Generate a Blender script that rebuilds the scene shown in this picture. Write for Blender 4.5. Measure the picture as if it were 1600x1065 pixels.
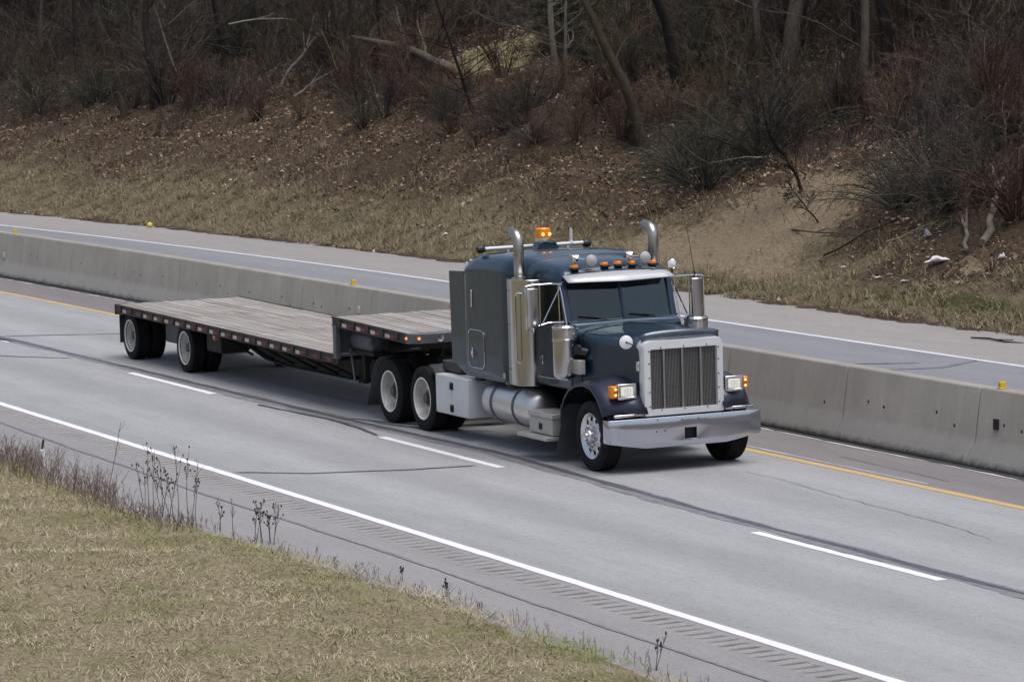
import bpy, bmesh, math, random
import numpy as np
from mathutils import Vector, Matrix
random.seed(7); RNG = np.random.default_rng(11)
for o in list(bpy.data.objects): bpy.data.objects.remove(o)
C = bpy.context.scene.collection
SC = bpy.context.scene
rad = math.radians

# ------------------------------------------------------------------ camera
cam = bpy.data.cameras.new('camera'); cam_o = bpy.data.objects.new('camera', cam); C.objects.link(cam_o)
cam.sensor_fit = 'HORIZONTAL'; cam.sensor_width = 36.0; cam.lens = 36.0*5631.5/1600
cam.clip_start = 1.0; cam.clip_end = 6000
yaw, pitch, roll = rad(24.679), rad(5.446), rad(-1.58)
Fw = Vector((-math.cos(yaw)*math.cos(pitch), math.sin(yaw)*math.cos(pitch), -math.sin(pitch)))
Rt = Fw.cross(Vector((0,0,1))).normalized(); Up = Rt.cross(Fw)
R2 = Rt*math.cos(roll)+Up*math.sin(roll); U2 = Up*math.cos(roll)-Rt*math.sin(roll)
M = Matrix((R2, U2, -Fw)).transposed().to_4x4(); M.translation = (0,0,6.66)
cam_o.matrix_world = M
cam.dof.use_dof = True; cam.dof.focus_distance = 49.0; cam.dof.aperture_fstop = 8.0
SC.camera = cam_o

# ------------------------------------------------------------------ overcast daylight
SUN_EL, SUN_AZ = 72.0, 20.0          # azimuth measured from +X towards +Y
world = bpy.data.worlds.new('World'); SC.world = world; world.use_nodes = True
wn, wl = world.node_tree.nodes, world.node_tree.links
bg = wn['Background']
sky = wn.new('ShaderNodeTexSky'); sky.sky_type = 'NISHITA'; sky.sun_disc = False
sky.sun_elevation = rad(SUN_EL); sky.sun_rotation = rad(90-SUN_AZ)
sky.air_density = 1.0; sky.dust_density = 4.0; sky.ozone_density = 1.0
hs = wn.new('ShaderNodeHueSaturation'); hs.inputs['Saturation'].default_value = 0.75
wl.new(sky.outputs[0], hs.inputs['Color']); wl.new(hs.outputs[0], bg.inputs['Color'])
bg.inputs['Strength'].default_value = 0.088
sun = bpy.data.lights.new('sun', 'SUN'); sun.energy = 1.4; sun.angle = rad(50); sun.color = (1.0, .97, .93)
sun_o = bpy.data.objects.new('sun', sun); C.objects.link(sun_o)
sd = Vector((math.cos(rad(SUN_EL))*math.cos(rad(SUN_AZ)), math.cos(rad(SUN_EL))*math.sin(rad(SUN_AZ)), math.sin(rad(SUN_EL))))
sun_o.rotation_euler = sd.to_track_quat('Z', 'Y').to_euler(); sun_o.location = sd*80
SC.view_settings.view_transform = 'Standard'; SC.view_settings.look = 'None'
SC.view_settings.gamma = 1.0; SC.view_settings.use_curve_mapping = False
SC.view_settings.exposure = 0.74
SC.cycles.use_denoising = True; SC.cycles.max_bounces = 6; SC.cycles.diffuse_bounces = 3; SC.cycles.glossy_bounces = 3
SC.cycles.transparent_max_bounces = 8; SC.cycles.transmission_bounces = 4
SC.cycles.caustics_reflective = False; SC.cycles.caustics_refractive = False

# ------------------------------------------------------------------ materials
def new_mat(name):
    m = bpy.data.materials.new(name); m.use_nodes = True
    return m, m.node_tree.nodes, m.node_tree.links, m.node_tree.nodes['Principled BSDF']
def noise(nt, co, scale, detail=4, rough=.6, stretch=None, dist=0):
    n, l = nt.nodes, nt.links
    if stretch:
        mp = n.new('ShaderNodeMapping'); mp.inputs['Scale'].default_value = stretch
        l.new(co, mp.inputs['Vector']); co = mp.outputs[0]
    t = n.new('ShaderNodeTexNoise'); t.inputs['Scale'].default_value = scale
    t.inputs['Detail'].default_value = detail; t.inputs['Roughness'].default_value = rough
    t.inputs['Distortion'].default_value = dist
    l.new(co, t.inputs['Vector']); return t.outputs['Fac']
def ramp(nt, fac, stops, interp='LINEAR'):
    r = nt.nodes.new('ShaderNodeValToRGB'); cr = r.color_ramp; cr.interpolation = interp
    while len(cr.elements) < len(stops): cr.elements.new(.5)
    for e, (p, c) in zip(cr.elements, stops):
        e.position = p; e.color = (*c, 1) if len(c) == 3 else c
    nt.links.new(fac, r.inputs[0]); return r.outputs[0]
def mixc(nt, fac, a, b, mode='MIX'):
    m = nt.nodes.new('ShaderNodeMix'); m.data_type = 'RGBA'; m.blend_type = mode
    for s, v in ((m.inputs[0], fac), (m.inputs[6], a), (m.inputs[7], b)):
        if isinstance(v, (int, float)): s.default_value = v
        elif isinstance(v, tuple): s.default_value = (*v, 1)
        else: nt.links.new(v, s)
    return m.outputs[2]
def math_n(nt, op, a, b=0.0, clamp=False):
    m = nt.nodes.new('ShaderNodeMath'); m.operation = op; m.use_clamp = clamp
    for s, v in ((m.inputs[0], a), (m.inputs[1], b)):
        if isinstance(v, (int, float)): s.default_value = v
        else: nt.links.new(v, s)
    return m.outputs[0]
def bump(nt, h, bsdf, strength=.3, dist=.01):
    b = nt.nodes.new('ShaderNodeBump'); b.inputs['Strength'].default_value = strength; b.inputs['Distance'].default_value = dist
    nt.links.new(h, b.inputs['Height']); nt.links.new(b.outputs[0], bsdf.inputs['Normal'])
def coords(nt, kind='Object'):
    return nt.nodes.new('ShaderNodeTexCoord').outputs[kind]
def world_pos(nt):
    return nt.nodes.new('ShaderNodeNewGeometry').outputs['Position']
def simple(name, col, rough=.5, metal=0.0, var=.25, scale=6.0, coat=0.0, bmp=0.0, stretch=None, coatr=.05, spec=.5):
    m, n, l, b = new_mat(name); nt = m.node_tree
    co = coords(nt); f = noise(nt, co, scale, 5, .65, stretch)
    lo = tuple(c*(1-var) for c in col); hi = tuple(min(1, c*(1+var)) for c in col)
    l.new(ramp(nt, f, [(.3, lo), (.7, hi)]), b.inputs['Base Color'])
    f2 = noise(nt, co, scale*3.1, 4)
    ra = .03 if metal > .5 else .25
    l.new(math_n(nt, 'ADD', math_n(nt, 'MULTIPLY', f2, ra), max(0, rough-ra*.5)), b.inputs['Roughness'])
    b.inputs['Metallic'].default_value = metal; b.inputs['Coat Weight'].default_value = coat
    b.inputs['Coat Roughness'].default_value = coatr; b.inputs['Coat IOR'].default_value = 1.5; b.inputs['Specular IOR Level'].default_value = spec
    if bmp: bump(nt, noise(nt, co, scale*8, 4), b, bmp, .01)
    return m
def emissive(name, col, strength, base):
    m, n, l, b = new_mat(name)
    b.inputs['Base Color'].default_value = (*base, 1); b.inputs['Emission Color'].default_value = (*col, 1)
    b.inputs['Emission Strength'].default_value = strength; b.inputs['Roughness'].default_value = .15
    return m
PAINT = simple('blue_paint', (.007,.030,.060), .42, .45, .05, 2.0, coat=.65, coatr=.05)
PAINT_DULL = simple('fender_paint', (.034,.038,.062), .46, .8, .12, 4.0, coat=.5, coatr=.15)
CHROME = simple('chrome', (.66,.66,.68), .08, 1.0, .06, 5.0)
POLISH = simple('polished_steel', (.52,.51,.51), .17, 1.0, .12, 3.0, stretch=(1,1,.15))
BUMPM = simple('bumper_chrome', (.54,.56,.63), .13, 1.0, .03, 2.5)
ALU = simple('brushed_aluminium', (.68,.68,.67), .38, 1.0, .08, 6.0, stretch=(.2,1,1))
SURR = simple('grille_shell_metal', (.78,.79,.81), .50, .7, .04, 4.0)
VISOR = simple('visor_metal', (.50,.51,.53), .58, .45, .05, 4.0)
WHITEBOX = simple('white_box_paint', (.60,.62,.64), .45, .1, .07, 3.0)
BOXGREY = simple('ribbed_aluminium', (.50,.49,.47), .5, .6, .10, 3.0)
RUBBER = simple('tyre_rubber', (.0085,.0085,.010), .8, 0, .35, 9.0, bmp=.15, spec=.25)
FLAPM = simple('flap_rubber', (.042,.042,.052), .6, 0, .25, 5.0)
RIMW = simple('shaded_rim_dish', (.50,.48,.45), .45, .15, .22, 6.0)  # white rim paint darkened to carry the shade inside the dish
RIML = simple('white_rim_lip', (.76,.75,.72), .4, .1, .12, 9.0)
HUBD = simple('greasy_hub_steel', (.10,.095,.09), .5, .5, .3, 9.0)
RIMA = simple('alloy_rim', (.74,.74,.76), .22, 1.0, .08, 7.0)
DARK = simple('chassis_black', (.007,.007,.008), .7, 0, .35, 6.0)
DARKG = simple('grimy_frame_steel', (.017,.016,.015), .7, .2, .4, 5.0)
FRAMEG = simple('grey_frame_steel', (.115,.12,.14), .55, .3, .25, 6.0)
RAILM = simple('weathered_rail_steel', (.060,.044,.042), .7, .2, .45, 9.0, bmp=.1)
SCREEN = simple('grille_mesh_steel', (.24,.225,.21), .45, .7, .15, 20.0)
BARM = simple('grille_bar_steel', (.34,.34,.35), .35, .9, .1, 6.0)
INTER = simple('cab_interior', (.016,.017,.019), .8, 0, .3, 5.0)
CURT = simple('curtain_cloth', (.10,.12,.13), .9, 0, .25, 5.0, stretch=(1,4,.2))
STACKM = simple('heat_stained_exhaust', (.40,.385,.35), .34, 1.0, .16, 4.0)
BALLM = simple('black_plastic', (.012,.012,.014), .45, 0, .2, 9.0)
BACKMIR = simple('mirror_back', (.36,.36,.37), .55, .3, .06, 6.0)
DISCW = simple('mirror_face_pale', (.80,.82,.86), .2, .2, .04, 6.0)
AMBER = emissive('amber_lens', (1.0,.26,.012), .07, (.66,.19,.015))
BEACON = emissive('amber_beacon', (1.0,.24,.01), .05, (.85,.24,.012))
BULB = emissive('lit_bulb', (1.0,.55,.12), 3.0, (1,.6,.2))
LAMP = emissive('headlight_lens', (1.0,.93,.80), .22, (.55,.55,.53))
REDT = simple('red_tape', (.16,.022,.028), .5, 0, .4, 14.0)
WHITET = simple('white_tape', (.55,.51,.48), .45, 0, .2, 14.0)
MARKER = emissive('marker_lens', (1.0,.33,.08), .5, (.8,.28,.08))
def glass_mat(name, tint, mixw):
    m = bpy.data.materials.new(name); m.use_nodes = True; n, l = m.node_tree.nodes, m.node_tree.links
    n.remove(n['Principled BSDF']); out = n['Material Output']
    tr = n.new('ShaderNodeBsdfTransparent'); tr.inputs[0].default_value = (*tint, 1)
    gl = n.new('ShaderNodeBsdfGlossy'); gl.inputs['Roughness'].default_value = .03; gl.inputs[0].default_value = (.85,.93,.95,1)
    fr = n.new('ShaderNodeFresnel'); fr.inputs[0].default_value = 1.52
    mx = n.new('ShaderNodeMixShader')
    l.new(math_n(m.node_tree, 'MULTIPLY', fr.outputs[0], mixw), mx.inputs[0])
    l.new(tr.outputs[0], mx.inputs[1]); l.new(gl.outputs[0], mx.inputs[2]); l.new(mx.outputs[0], out.inputs[0]); return m
GLASS = glass_mat('windscreen_glass', (.42,.52,.53), 1.5)
SIDEGLASS = glass_mat('side_glass', (.30,.33,.35), .45)
DEFL = simple('smoked_acrylic', (.075,.095,.125), .30, .5, .12, 4.0, coat=.7, coatr=.1)

# ------------------------------------------------------------------ mesh builder
class MB:
    def __init__(s): s.v = []; s.f = []
    def add(s, vs, fs):
        b = len(s.v); s.v += [tuple(v) for v in vs]; s.f += [tuple(b+i for i in f) for f in fs]; return s
    def box(s, x0, x1, y0, y1, z0, z1, mat=None):
        vs = [Vector((x, y, z)) for z in (z0, z1) for (x, y) in ((x0,y0),(x1,y0),(x1,y1),(x0,y1))]
        if mat: vs = [mat @ v for v in vs]
        return s.add(vs, [(3,2,1,0),(4,5,6,7),(0,1,5,4),(1,2,6,5),(2,3,7,6),(3,0,4,7)])
    def tube(s, pts, r, n=8, cap=True):
        pts = [Vector(p) for p in pts]; K = len(pts); rr = r if isinstance(r, (list, tuple)) else [r]*K
        vs = []; up = None
        for i, p in enumerate(pts):
            t = (pts[min(i+1, K-1)]-pts[max(i-1, 0)]).normalized()
            if up is None: up = t.orthogonal().normalized()
            a = (up - t*up.dot(t))
            a = a.normalized() if a.length > 1e-5 else t.orthogonal().normalized()
            up = a; b = t.cross(a)
            vs += [p+(a*math.cos(2*math.pi*k/n)+b*math.sin(2*math.pi*k/n))*rr[i] for k in range(n)]
        fs = [(i*n+k, i*n+(k+1) % n, (i+1)*n+(k+1) % n, (i+1)*n+k) for i in range(K-1) for k in range(n)]
        if cap: fs += [tuple(range(n-1, -1, -1)), tuple((K-1)*n+k for k in range(n))]
        return s.add(vs, fs)
    def lathe(s, prof, org, axis, n=32, closed=False):
        a = Vector(axis).normalized(); u = a.orthogonal().normalized(); w = a.cross(u); org = Vector(org); K = len(prof)
        vs = [org+a*h+(u*math.cos(2*math.pi*k/n)+w*math.sin(2*math.pi*k/n))*r for (r, h) in prof for k in range(n)]
        rng = range(K if closed else K-1)
        fs = [(i*n+k, i*n+(k+1) % n, ((i+1) % K)*n+(k+1) % n, ((i+1) % K)*n+k) for i in rng for k in range(n)]
        if not closed:
            if prof[0][0] > 1e-6: fs.append(tuple(range(n-1, -1, -1)))
            if prof[-1][0] > 1e-6: fs.append(tuple((K-1)*n+k for k in range(n)))
        return s.add(vs, fs)
    def prism(s, poly, ax, a0, a1):
        def P(p, a):
            return {0: (a, p[0], p[1]), 1: (p[0], a, p[1]), 2: (p[0], p[1], a)}[ax]
        n = len(poly); vs = [P(p, a0) for p in poly]+[P(p, a1) for p in poly]
        return s.add(vs, [tuple(range(n-1, -1, -1)), tuple(range(n, 2*n))]+[(k, (k+1) % n, n+(k+1) % n, n+k) for k in range(n)])
    def loft(s, secs, cap=True, closed=True):
        n = len(secs[0]); vs = [v for sec in secs for v in sec]; e = n if closed else n-1
        fs = [(i*n+k, i*n+(k+1) % n, (i+1)*n+(k+1) % n, (i+1)*n+k) for i in range(len(secs)-1) for k in range(e)]
        if cap and closed: fs += [tuple(range(n-1, -1, -1)), tuple((len(secs)-1)*n+k for k in range(n))]
        return s.add(vs, fs)
    def mirror_y(s):
        b = len(s.v); v0 = list(s.v); f0 = list(s.f)
        s.v += [(x, -y, z) for (x, y, z) in v0]; s.f += [tuple(b+i for i in reversed(f)) for f in f0]; return s
    def build(s, name, mat, parent=None, smooth=35, bevel=0, solid=0, seg=2, loc=(0,0,0)):
        me = bpy.data.meshes.new(name); me.from_pydata(s.v, [], s.f)
        bm = bmesh.new(); bm.from_mesh(me); bmesh.ops.recalc_face_normals(bm, faces=bm.faces); bm.to_mesh(me); bm.free()
        me.materials.append(mat)
        if smooth: me.shade_smooth(); me.set_sharp_from_angle(angle=rad(smooth))
        o = bpy.data.objects.new(name, me); C.objects.link(o); o.location = loc
        if parent: o.parent = parent
        if solid:
            md = o.modifiers.new('solid', 'SOLIDIFY'); md.thickness = solid; md.offset = -1
        if bevel:
            md = o.modifiers.new('bevel', 'BEVEL'); md.width = bevel; md.segments = seg; md.limit_method = 'ANGLE'; md.angle_limit = rad(40)
        return o
def tag(o, label=None, cat=None, group=None, kind=None):
    if label: o['label'] = label
    if cat: o['category'] = cat
    if group: o['group'] = group
    if kind: o['kind'] = kind
    return o
def thing(name, label, cat, loc=(0,0,0), rotz=0, group=None):
    o = bpy.data.objects.new(name, None); C.objects.link(o); o.location = loc; o.rotation_euler = (0,0,rotz); o.empty_display_size = .2
    return tag(o, label, cat, group)
def dup(o, parent=None, loc=None):
    c = o.copy(); C.objects.link(c)
    if parent: c.parent = parent
    if loc is not None: c.location = loc
    for ch in list(o.children): dup(ch, c)
    return c
# fast array meshes for vegetation and sheets
def mesh_np(name, V, Fq, mat, parent=None, smooth=False, link=True):
    me = bpy.data.meshes.new(name); V = np.asarray(V, np.float32); Fq = np.asarray(Fq, np.int32); k = Fq.shape[1]
    me.vertices.add(len(V)); me.vertices.foreach_set('co', V.ravel())
    me.loops.add(Fq.size); me.loops.foreach_set('vertex_index', Fq.ravel())
    me.polygons.add(len(Fq)); me.polygons.foreach_set('loop_start', np.arange(0, Fq.size, k, dtype=np.int32))
    me.update(calc_edges=True); me.materials.append(mat)
    if smooth: me.shade_smooth()
    if not link: return me
    o = bpy.data.objects.new(name, me); C.objects.link(o)
    if parent: o.parent = parent
    return o
def tubes_np(P, Rd, sides=3):
    """P (M,K,3) polylines, Rd (M,K) radii -> verts, quads"""
    Mn, K, _ = P.shape
    T = np.empty_like(P); T[:, 1:-1] = P[:, 2:]-P[:, :-2]; T[:, 0] = P[:, 1]-P[:, 0]; T[:, -1] = P[:, -1]-P[:, -2]
    T /= np.linalg.norm(T, axis=2, keepdims=True)+1e-9
    ref = np.where(np.abs(T[..., 2:3]) > .9, np.array([1., 0, 0]), np.array([0, 0, 1.]))
    A = np.cross(T, ref); A /= np.linalg.norm(A, axis=2, keepdims=True)+1e-9; B = np.cross(T, A)
    an = np.arange(sides)*2*np.pi/sides
    V = P[:, :, None, :]+Rd[:, :, None, None]*(A[:, :, None, :]*np.cos(an)[None, None, :, None]+B[:, :, None, :]*np.sin(an)[None, None, :, None])
    idx = np.arange(Mn*K*sides).reshape(Mn, K, sides)
    a = idx[:, :-1, :]; b = idx[:, 1:, :]
    Q = np.stack([a, np.roll(a, -1, 2), np.roll(b, -1, 2), b], -1).reshape(-1, 4)
    return V.reshape(-1, 3), Q
# ------------------------------------------------------------------ terrain
def bend(X): return -0.0012*(np.minimum(X, -72)+72)**2
BUMPS = [(-92,45.5,6,3.0,1.0),(-84.5,45,4,3.0,-1.2),(-71,43.2,3.4,2.6,.75),(-60,43,5,4,.2),(-108,47,9,5,.35)]
def prof(d):
    d = np.maximum(d, 0); z = .13*np.minimum(d, 1.5)**2
    z = z+.41*np.clip(d-1.5, 0, 8.5)
    e = np.clip(d-10, 0, 7); z = z+.41*e-.015*e**2
    e = np.clip(d-17, 0, 7); z = z+.2*e-(.08/14)*e**2
    return z+.12*np.maximum(d-24, 0)
def hgt(X, Y):
    X = np.asarray(X, float); Y = np.asarray(Y, float)
    d = Y-36.75-bend(X); z = prof(d); w = np.clip(d/4, 0, 1)
    z = z+w*(.16*np.sin(X*.55+Y*.3)+.12*np.sin(X*1.13-Y*.8+1)+.07*np.sin(X*2.3+Y*1.7)+.05*np.sin(X*3.9-Y*2.9+2))
    for bx, by, sx, sy, h in BUMPS: z = z+h*w*np.exp(-((X-bx)/sx)**2-((Y-by-bend(X))/sy)**2)
    return z
def strip(name, Y0, Y1, z, mat, X0=-300., X1=120., step=1.0, edge=0.0, ny=1, seed=0, lift=None):
    """a long sheet that follows the road's bend; edge jitters both long sides"""
    X = np.arange(X0, X1+step*.5, step); r = np.random.default_rng(seed)
    ys = np.linspace(0, 1, ny+1); rows = []
    a = Y0+bend(X)+r.normal(0, 1, len(X))*edge; b = Y1+bend(X)+r.normal(0, 1, len(X))*edge
    for t in ys: rows.append(np.stack([X, a+(b-a)*t, np.full_like(X, z) if lift is None else lift(X, a+(b-a)*t)], 1))
    V = np.concatenate(rows); n = len(X); i = np.arange(n-1)
    Q = np.concatenate([np.stack([j*n+i, j*n+i+1, (j+1)*n+i+1, (j+1)*n+i], 1) for j in range(ny)])
    return tag(mesh_np(name, V, Q, mat), kind='structure')

def pavement(name, base, dark, light, tracks=None, tint=None, blot=.5, rough=.85):
    m, n, l, b = new_mat(name); nt = m.node_tree; p = world_pos(nt)
    f1 = noise(nt, p, .5, 6, .68, (.07, 1.0, 1)); f2 = noise(nt, p, 42, 4, .8); f3 = noise(nt, p, 2.2, 6, .7, (.25, 1, 1)); f4 = noise(nt, p, 9, 5, .75); f5 = noise(nt, p, 13, 3, .8, (.6, 1, 1))
    c = ramp(nt, f1, [(.32, dark), (.5, base), (.7, light)])
    c = mixc(nt, .55, c, ramp(nt, f3, [(.3, tuple(x*.82 for x in base)), (.7, tuple(min(1, x*1.12) for x in base))]))
    c = mixc(nt, math_n(nt, 'MULTIPLY', ramp(nt, f4, [(.60, (0,0,0)), (.80, (1,1,1))]), .35), c, tuple(x*.62 for x in base))
    sp = ramp(nt, f2, [(.30, (.62,)*3), (.5, (1,)*3), (.70, (1.28,)*3)])
    c = mixc(nt, .8, c, sp, 'MULTIPLY'); c = mixc(nt, 1.0, c, ramp(nt, f5, [(.27, (.70,)*3), (.42, (.97,)*3), (.62, (1.03,)*3), (.75, (1.12,)*3)]), 'MULTIPLY')
    if tracks:                                   # polished wheel tracks, oil line between them, rubber darkening
        sep = n.new('ShaderNodeSeparateXYZ'); l.new(p, sep.inputs[0]); acc = None
        for yc, wd, amt in tracks:
            dlt = math_n(nt, 'DIVIDE', math_n(nt, 'SUBTRACT', sep.outputs[1], yc), wd)
            g = math_n(nt, 'POWER', 2.718, math_n(nt, 'MULTIPLY', math_n(nt, 'MULTIPLY', dlt, dlt), -1.0))
            g = math_n(nt, 'MULTIPLY', g, amt); acc = g if acc is None else math_n(nt, 'ADD', acc, g)
        wob = noise(nt, p, .8, 4, .6, (.15, 1, 1))
        acc = math_n(nt, 'MULTIPLY', acc, math_n(nt, 'ADD', wob, .55))
        fac = math_n(nt, 'ADD', acc, 1.0)
        cb = n.new('ShaderNodeCombineColor')
        for k in range(3): l.new(fac, cb.inputs[k])
        c = mixc(nt, 1.0, c, cb.outputs[0], 'MULTIPLY')
    l.new(c, b.inputs['Base Color']); b.inputs['Roughness'].default_value = rough; b.inputs['Specular IOR Level'].default_value = .35
    bump(nt, f2, b, .25, .006); return m
ROADM = pavement('worn_pale_concrete', (.280,.284,.297), (.250,.254,.267), (.310,.314,.326),
                 [(18.9,.45,.10),(20.55,.4,.08),(19.7,.5,-.10),(22.2,.4,.09),(24.0,.4,.08),(23.1,.5,-.07),(17.8,.15,-.08)])
FARM = pavement('far_road_asphalt', (.198,.203,.222), (.178,.183,.201), (.220,.226,.243), [(33.3,.4,.07),(31.6,.4,.07)])
SHOULDM = pavement('stained_shoulder', (.240,.232,.240), (.205,.198,.206), (.275,.266,.27))
INSHM = pavement('inner_shoulder', (.185,.172,.175), (.135,.127,.131), (.22,.205,.205))
FARSHM = pavement('far_shoulder_concrete', (.265,.25,.243), (.228,.214,.207), (.30,.283,.274))
def worn_paint(name, col, under, lim):
    m, n, l, b = new_mat(name); nt = m.node_tree; p = world_pos(nt); f = noise(nt, p, 16, 5, .8, (.5, 1, 1)); f2 = noise(nt, p, 1.6, 4, .7)
    k = math_n(nt, 'ADD', f, math_n(nt, 'MULTIPLY', math_n(nt, 'SUBTRACT', f2, .5), .35))
    c = mixc(nt, ramp(nt, f2, [(.3, (0,0,0)), (.7, (.35,.35,.35))]), col, tuple(x*.78 for x in col))
    l.new(mixc(nt, ramp(nt, k, [(lim, (0,0,0)), (lim+.06, (.85,.85,.85))]), c, under), b.inputs['Base Color']); b.inputs['Roughness'].default_value = .6; return m
WHITEP = worn_paint('white_road_paint', (.74,.74,.78), (.30,.30,.32), .63)
FWHITEP = simple('far_white_road_paint', (.62,.62,.66), .6, 0, .10, 5.0)
YELP = worn_paint('yellow_road_paint', (.56,.36,.11), (.27,.25,.24), .60)
TARM = simple('tar_sealant', (.085,.085,.10), .45, 0, .35, 7.0)
TARL = simple('old_tar_stain', (.175,.175,.195), .6, 0, .3, 5.0)
RUMBLE = pavement('rumble_grooves', (.250,.246,.248), (.215,.212,.214), (.28,.276,.277))

nt = RUMBLE.node_tree; b = nt.nodes['Principled BSDF']; src = b.inputs['Base Color'].links[0].from_socket
sp_ = nt.nodes.new('ShaderNodeSeparateXYZ'); nt.links.new(world_pos(nt), sp_.inputs[0])
groove_shade = ramp(nt, math_n(nt, 'ADD', math_n(nt, 'MULTIPLY', sp_.outputs[2], -40.0), math_n(nt, 'MULTIPLY', noise(nt, world_pos(nt), 3, 4, .7), .3)), [(.30, (0,0,0)), (.85, (.9,.9,.9))])
nt.links.new(mixc(nt, groove_shade, src, (.075,.07,.068)), b.inputs['Base Color'])       # shade painted into the grooves, darker with depth
gm = simple('ground_soil', (.09,.075,.05), .95, 0, .3, .5)
g = MB(); g.add([(-3000,-3000,-.6),(3000,-3000,-.6),(3000,3000,-.6),(-3000,3000,-.6)], [(0,1,2,3)]); tag(g.build('ground', gm), kind='structure')
strip('road', 17.50, 24.98, 0, ROADM, ny=2)
strip('shoulder', 14.3, 17.02, 0, SHOULDM)
strip('shoulder', 17.44, 17.50, 0, SHOULDM)
strip('shoulder', 17.02, 17.44, 0, SHOULDM, X0=-300, X1=-80)
strip('shoulder', 17.02, 17.44, 0, SHOULDM, X0=-20, X1=120)
strip('inner_shoulder', 24.98, 27.3, 0, INSHM)
strip('far_road', 27.3, 34.32, 0, FARM)
strip('far_shoulder', 34.32, 37.3, -.004, FARSHM)
strip('edge_line', 17.50, 17.645, .004, WHITEP, step=.25, edge=.004, seed=1)
strip('yellow_line', 24.80, 24.925, .004, YELP, step=.25, edge=.004, seed=2)
strip('far_edge_line', 34.15, 34.28, .004, FWHITEP, step=.5, edge=.006, seed=3)
strip('old_paint_line', 26.25, 26.29, .004, FWHITEP, step=.4, edge=.012, seed=4, X0=-100)
strip('gutter_silt', 26.3, 26.46, .008, simple('gutter_silt', (.045,.042,.042), .9, 0, .4, 6.0), step=.3, edge=.02, seed=5)
strip('narrow_old_line', 25.06, 25.085, .004, FWHITEP, X0=-46.5, X1=-41.2, step=.4, edge=.004, seed=6)
for k in range(-12, 8):                                    # lane dashes, 11.9 m apart
    x0 = -38.858+k*11.902
    strip('lane_dash', 21.01, 21.15, .004, WHITEP, X0=x0, X1=x0+4.41, step=.2, edge=.003, seed=20+k)

# rumble grooves ground into the shoulder: a rippled sheet, slanting like the cut marks
X = np.linspace(-80, -20, 1501); Ys = np.linspace(17.02, 17.44, 7)
XX, YY = np.meshgrid(X, Ys, indexing='ij')
ph = (XX+(YY-17.2)*.06)/.25
prof_r = np.clip((np.cos(2*np.pi*ph)-.25)/.75, 0, 1)**.7
edge = np.clip(np.minimum(YY-17.02, 17.44-YY)/.07, 0, 1)
ZZ = -.028*prof_r*edge*(1+.25*np.sin(XX*3.1))
idx = np.arange(XX.size).reshape(XX.shape)
Q = np.stack([idx[:-1,:-1], idx[1:,:-1], idx[1:,1:], idx[:-1,1:]], -1).reshape(-1, 4)
YY = YY+bend(XX)
tag(mesh_np('rumble_strip', np.stack([XX, YY, ZZ], -1).reshape(-1, 3), Q, RUMBLE, smooth=True), kind='structure')

def seam(name, pts, w, z=.006, mat=None, jit=.02, seed=0, step=.12, wander=.03):
    r = np.random.default_rng(seed); pts = np.array(pts, float)
    seg = np.linalg.norm(np.diff(pts, axis=0), axis=1); s = np.concatenate([[0], np.cumsum(seg)])
    t = np.arange(0, s[-1], step); x = np.interp(t, s, pts[:, 0]); y = np.interp(t, s, pts[:, 1])
    dx, dy = np.gradient(x), np.gradient(y); L = np.hypot(dx, dy)+1e-9; nx, ny_ = -dy/L, dx/L
    wv = np.cumsum(r.normal(0, 1, len(t))); wv = (wv-np.linspace(wv[0], wv[-1], len(t))); wv = wv/(abs(wv).max()+1e-6)*wander
    x = x+nx*wv; y = y+ny_*wv
    sm = np.convolve(r.normal(0, 1, len(t)+8), np.ones(9)/3., 'valid'); ww = w*(1+.20*sm).clip(.4, 1.6); ww[0] = ww[-1] = .004
    a = np.stack([x+nx*ww/2, y+ny_*ww/2, np.full_like(x, z)], 1); b = np.stack([x-nx*ww/2, y-ny_*ww/2, np.full_like(x, z)], 1)
    n = len(x); i = np.arange(n-1)
    return tag(mesh_np(name, np.concatenate([a, b]), np.stack([i, n+i, n+i+1, i+1], 1), mat or TARM), kind='structure')
long_pts = [(-90,20.6),(-78,20.95),(-69.9,21.25),(-60,21.38),(-52.7,21.52),(-48,21.72),(-45,21.6),(-41,21.42),(-36,21.35),(-31,21.3),(-20,21.3)]
seam('tar_stain', long_pts, .30, .004, TARL, seed=1, wander=.05)
seam('tar_seam', long_pts, .11, .008, TARM, seed=2, wander=.05)
seam('tar_seam', [(-56.2,21.12),(-53.5,21.3),(-52,21.22),(-50.9,21.08)], .07, .012, seed=3)
seam('tar_seam', [(-48.2,17.7),(-47.4,18.6),(-46.9,19.9),(-46.75,20.95)], .07, .008, seed=4)
seam('tar_seam', [(-70.5,17.7),(-68.5,19.5),(-67.2,20.2),(-65.9,21.1)], .08, .008, seed=5)
seam('tar_seam', [(-71.5,21.3),(-70.9,22.5),(-70.2,23.6),(-69.9,24.7)], .07, .008, seed=6)
seam('tar_seam', [(-53.4,21.6),(-52.2,21.95),(-51.4,22.6),(-51.0,23.4)], .07, .008, seed=7)
seam('tar_seam', [(-52.6,21.7),(-51.9,21.9),(-51.2,22.05),(-50.7,22.3),(-50.3,22.9)], .05, .012, seed=8)
seam('tar_seam', [(-90,16.8),(-56.5,16.74),(-46.8,16.58),(-40,16.62),(-33.1,16.59),(-20,16.6)], .05, .008, TARL, seed=9, wander=.06)
seam('road_crack', [(-43.9,23.7),(-41,23.55),(-38.5,23.3),(-36.5,23.1)], .013, .008, TARL, seed=10, wander=.08)
seam('road_crack', [(-44.5,25.55),(-42.5,25.45),(-41.2,25.4)], .014, .008, TARM, seed=11)
seam('tar_seam', [(-55.6,29.5),(-54.5,31.2),(-53.9,33.0),(-54.6,34.2)], .16, .008, TARL, seed=12)
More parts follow.
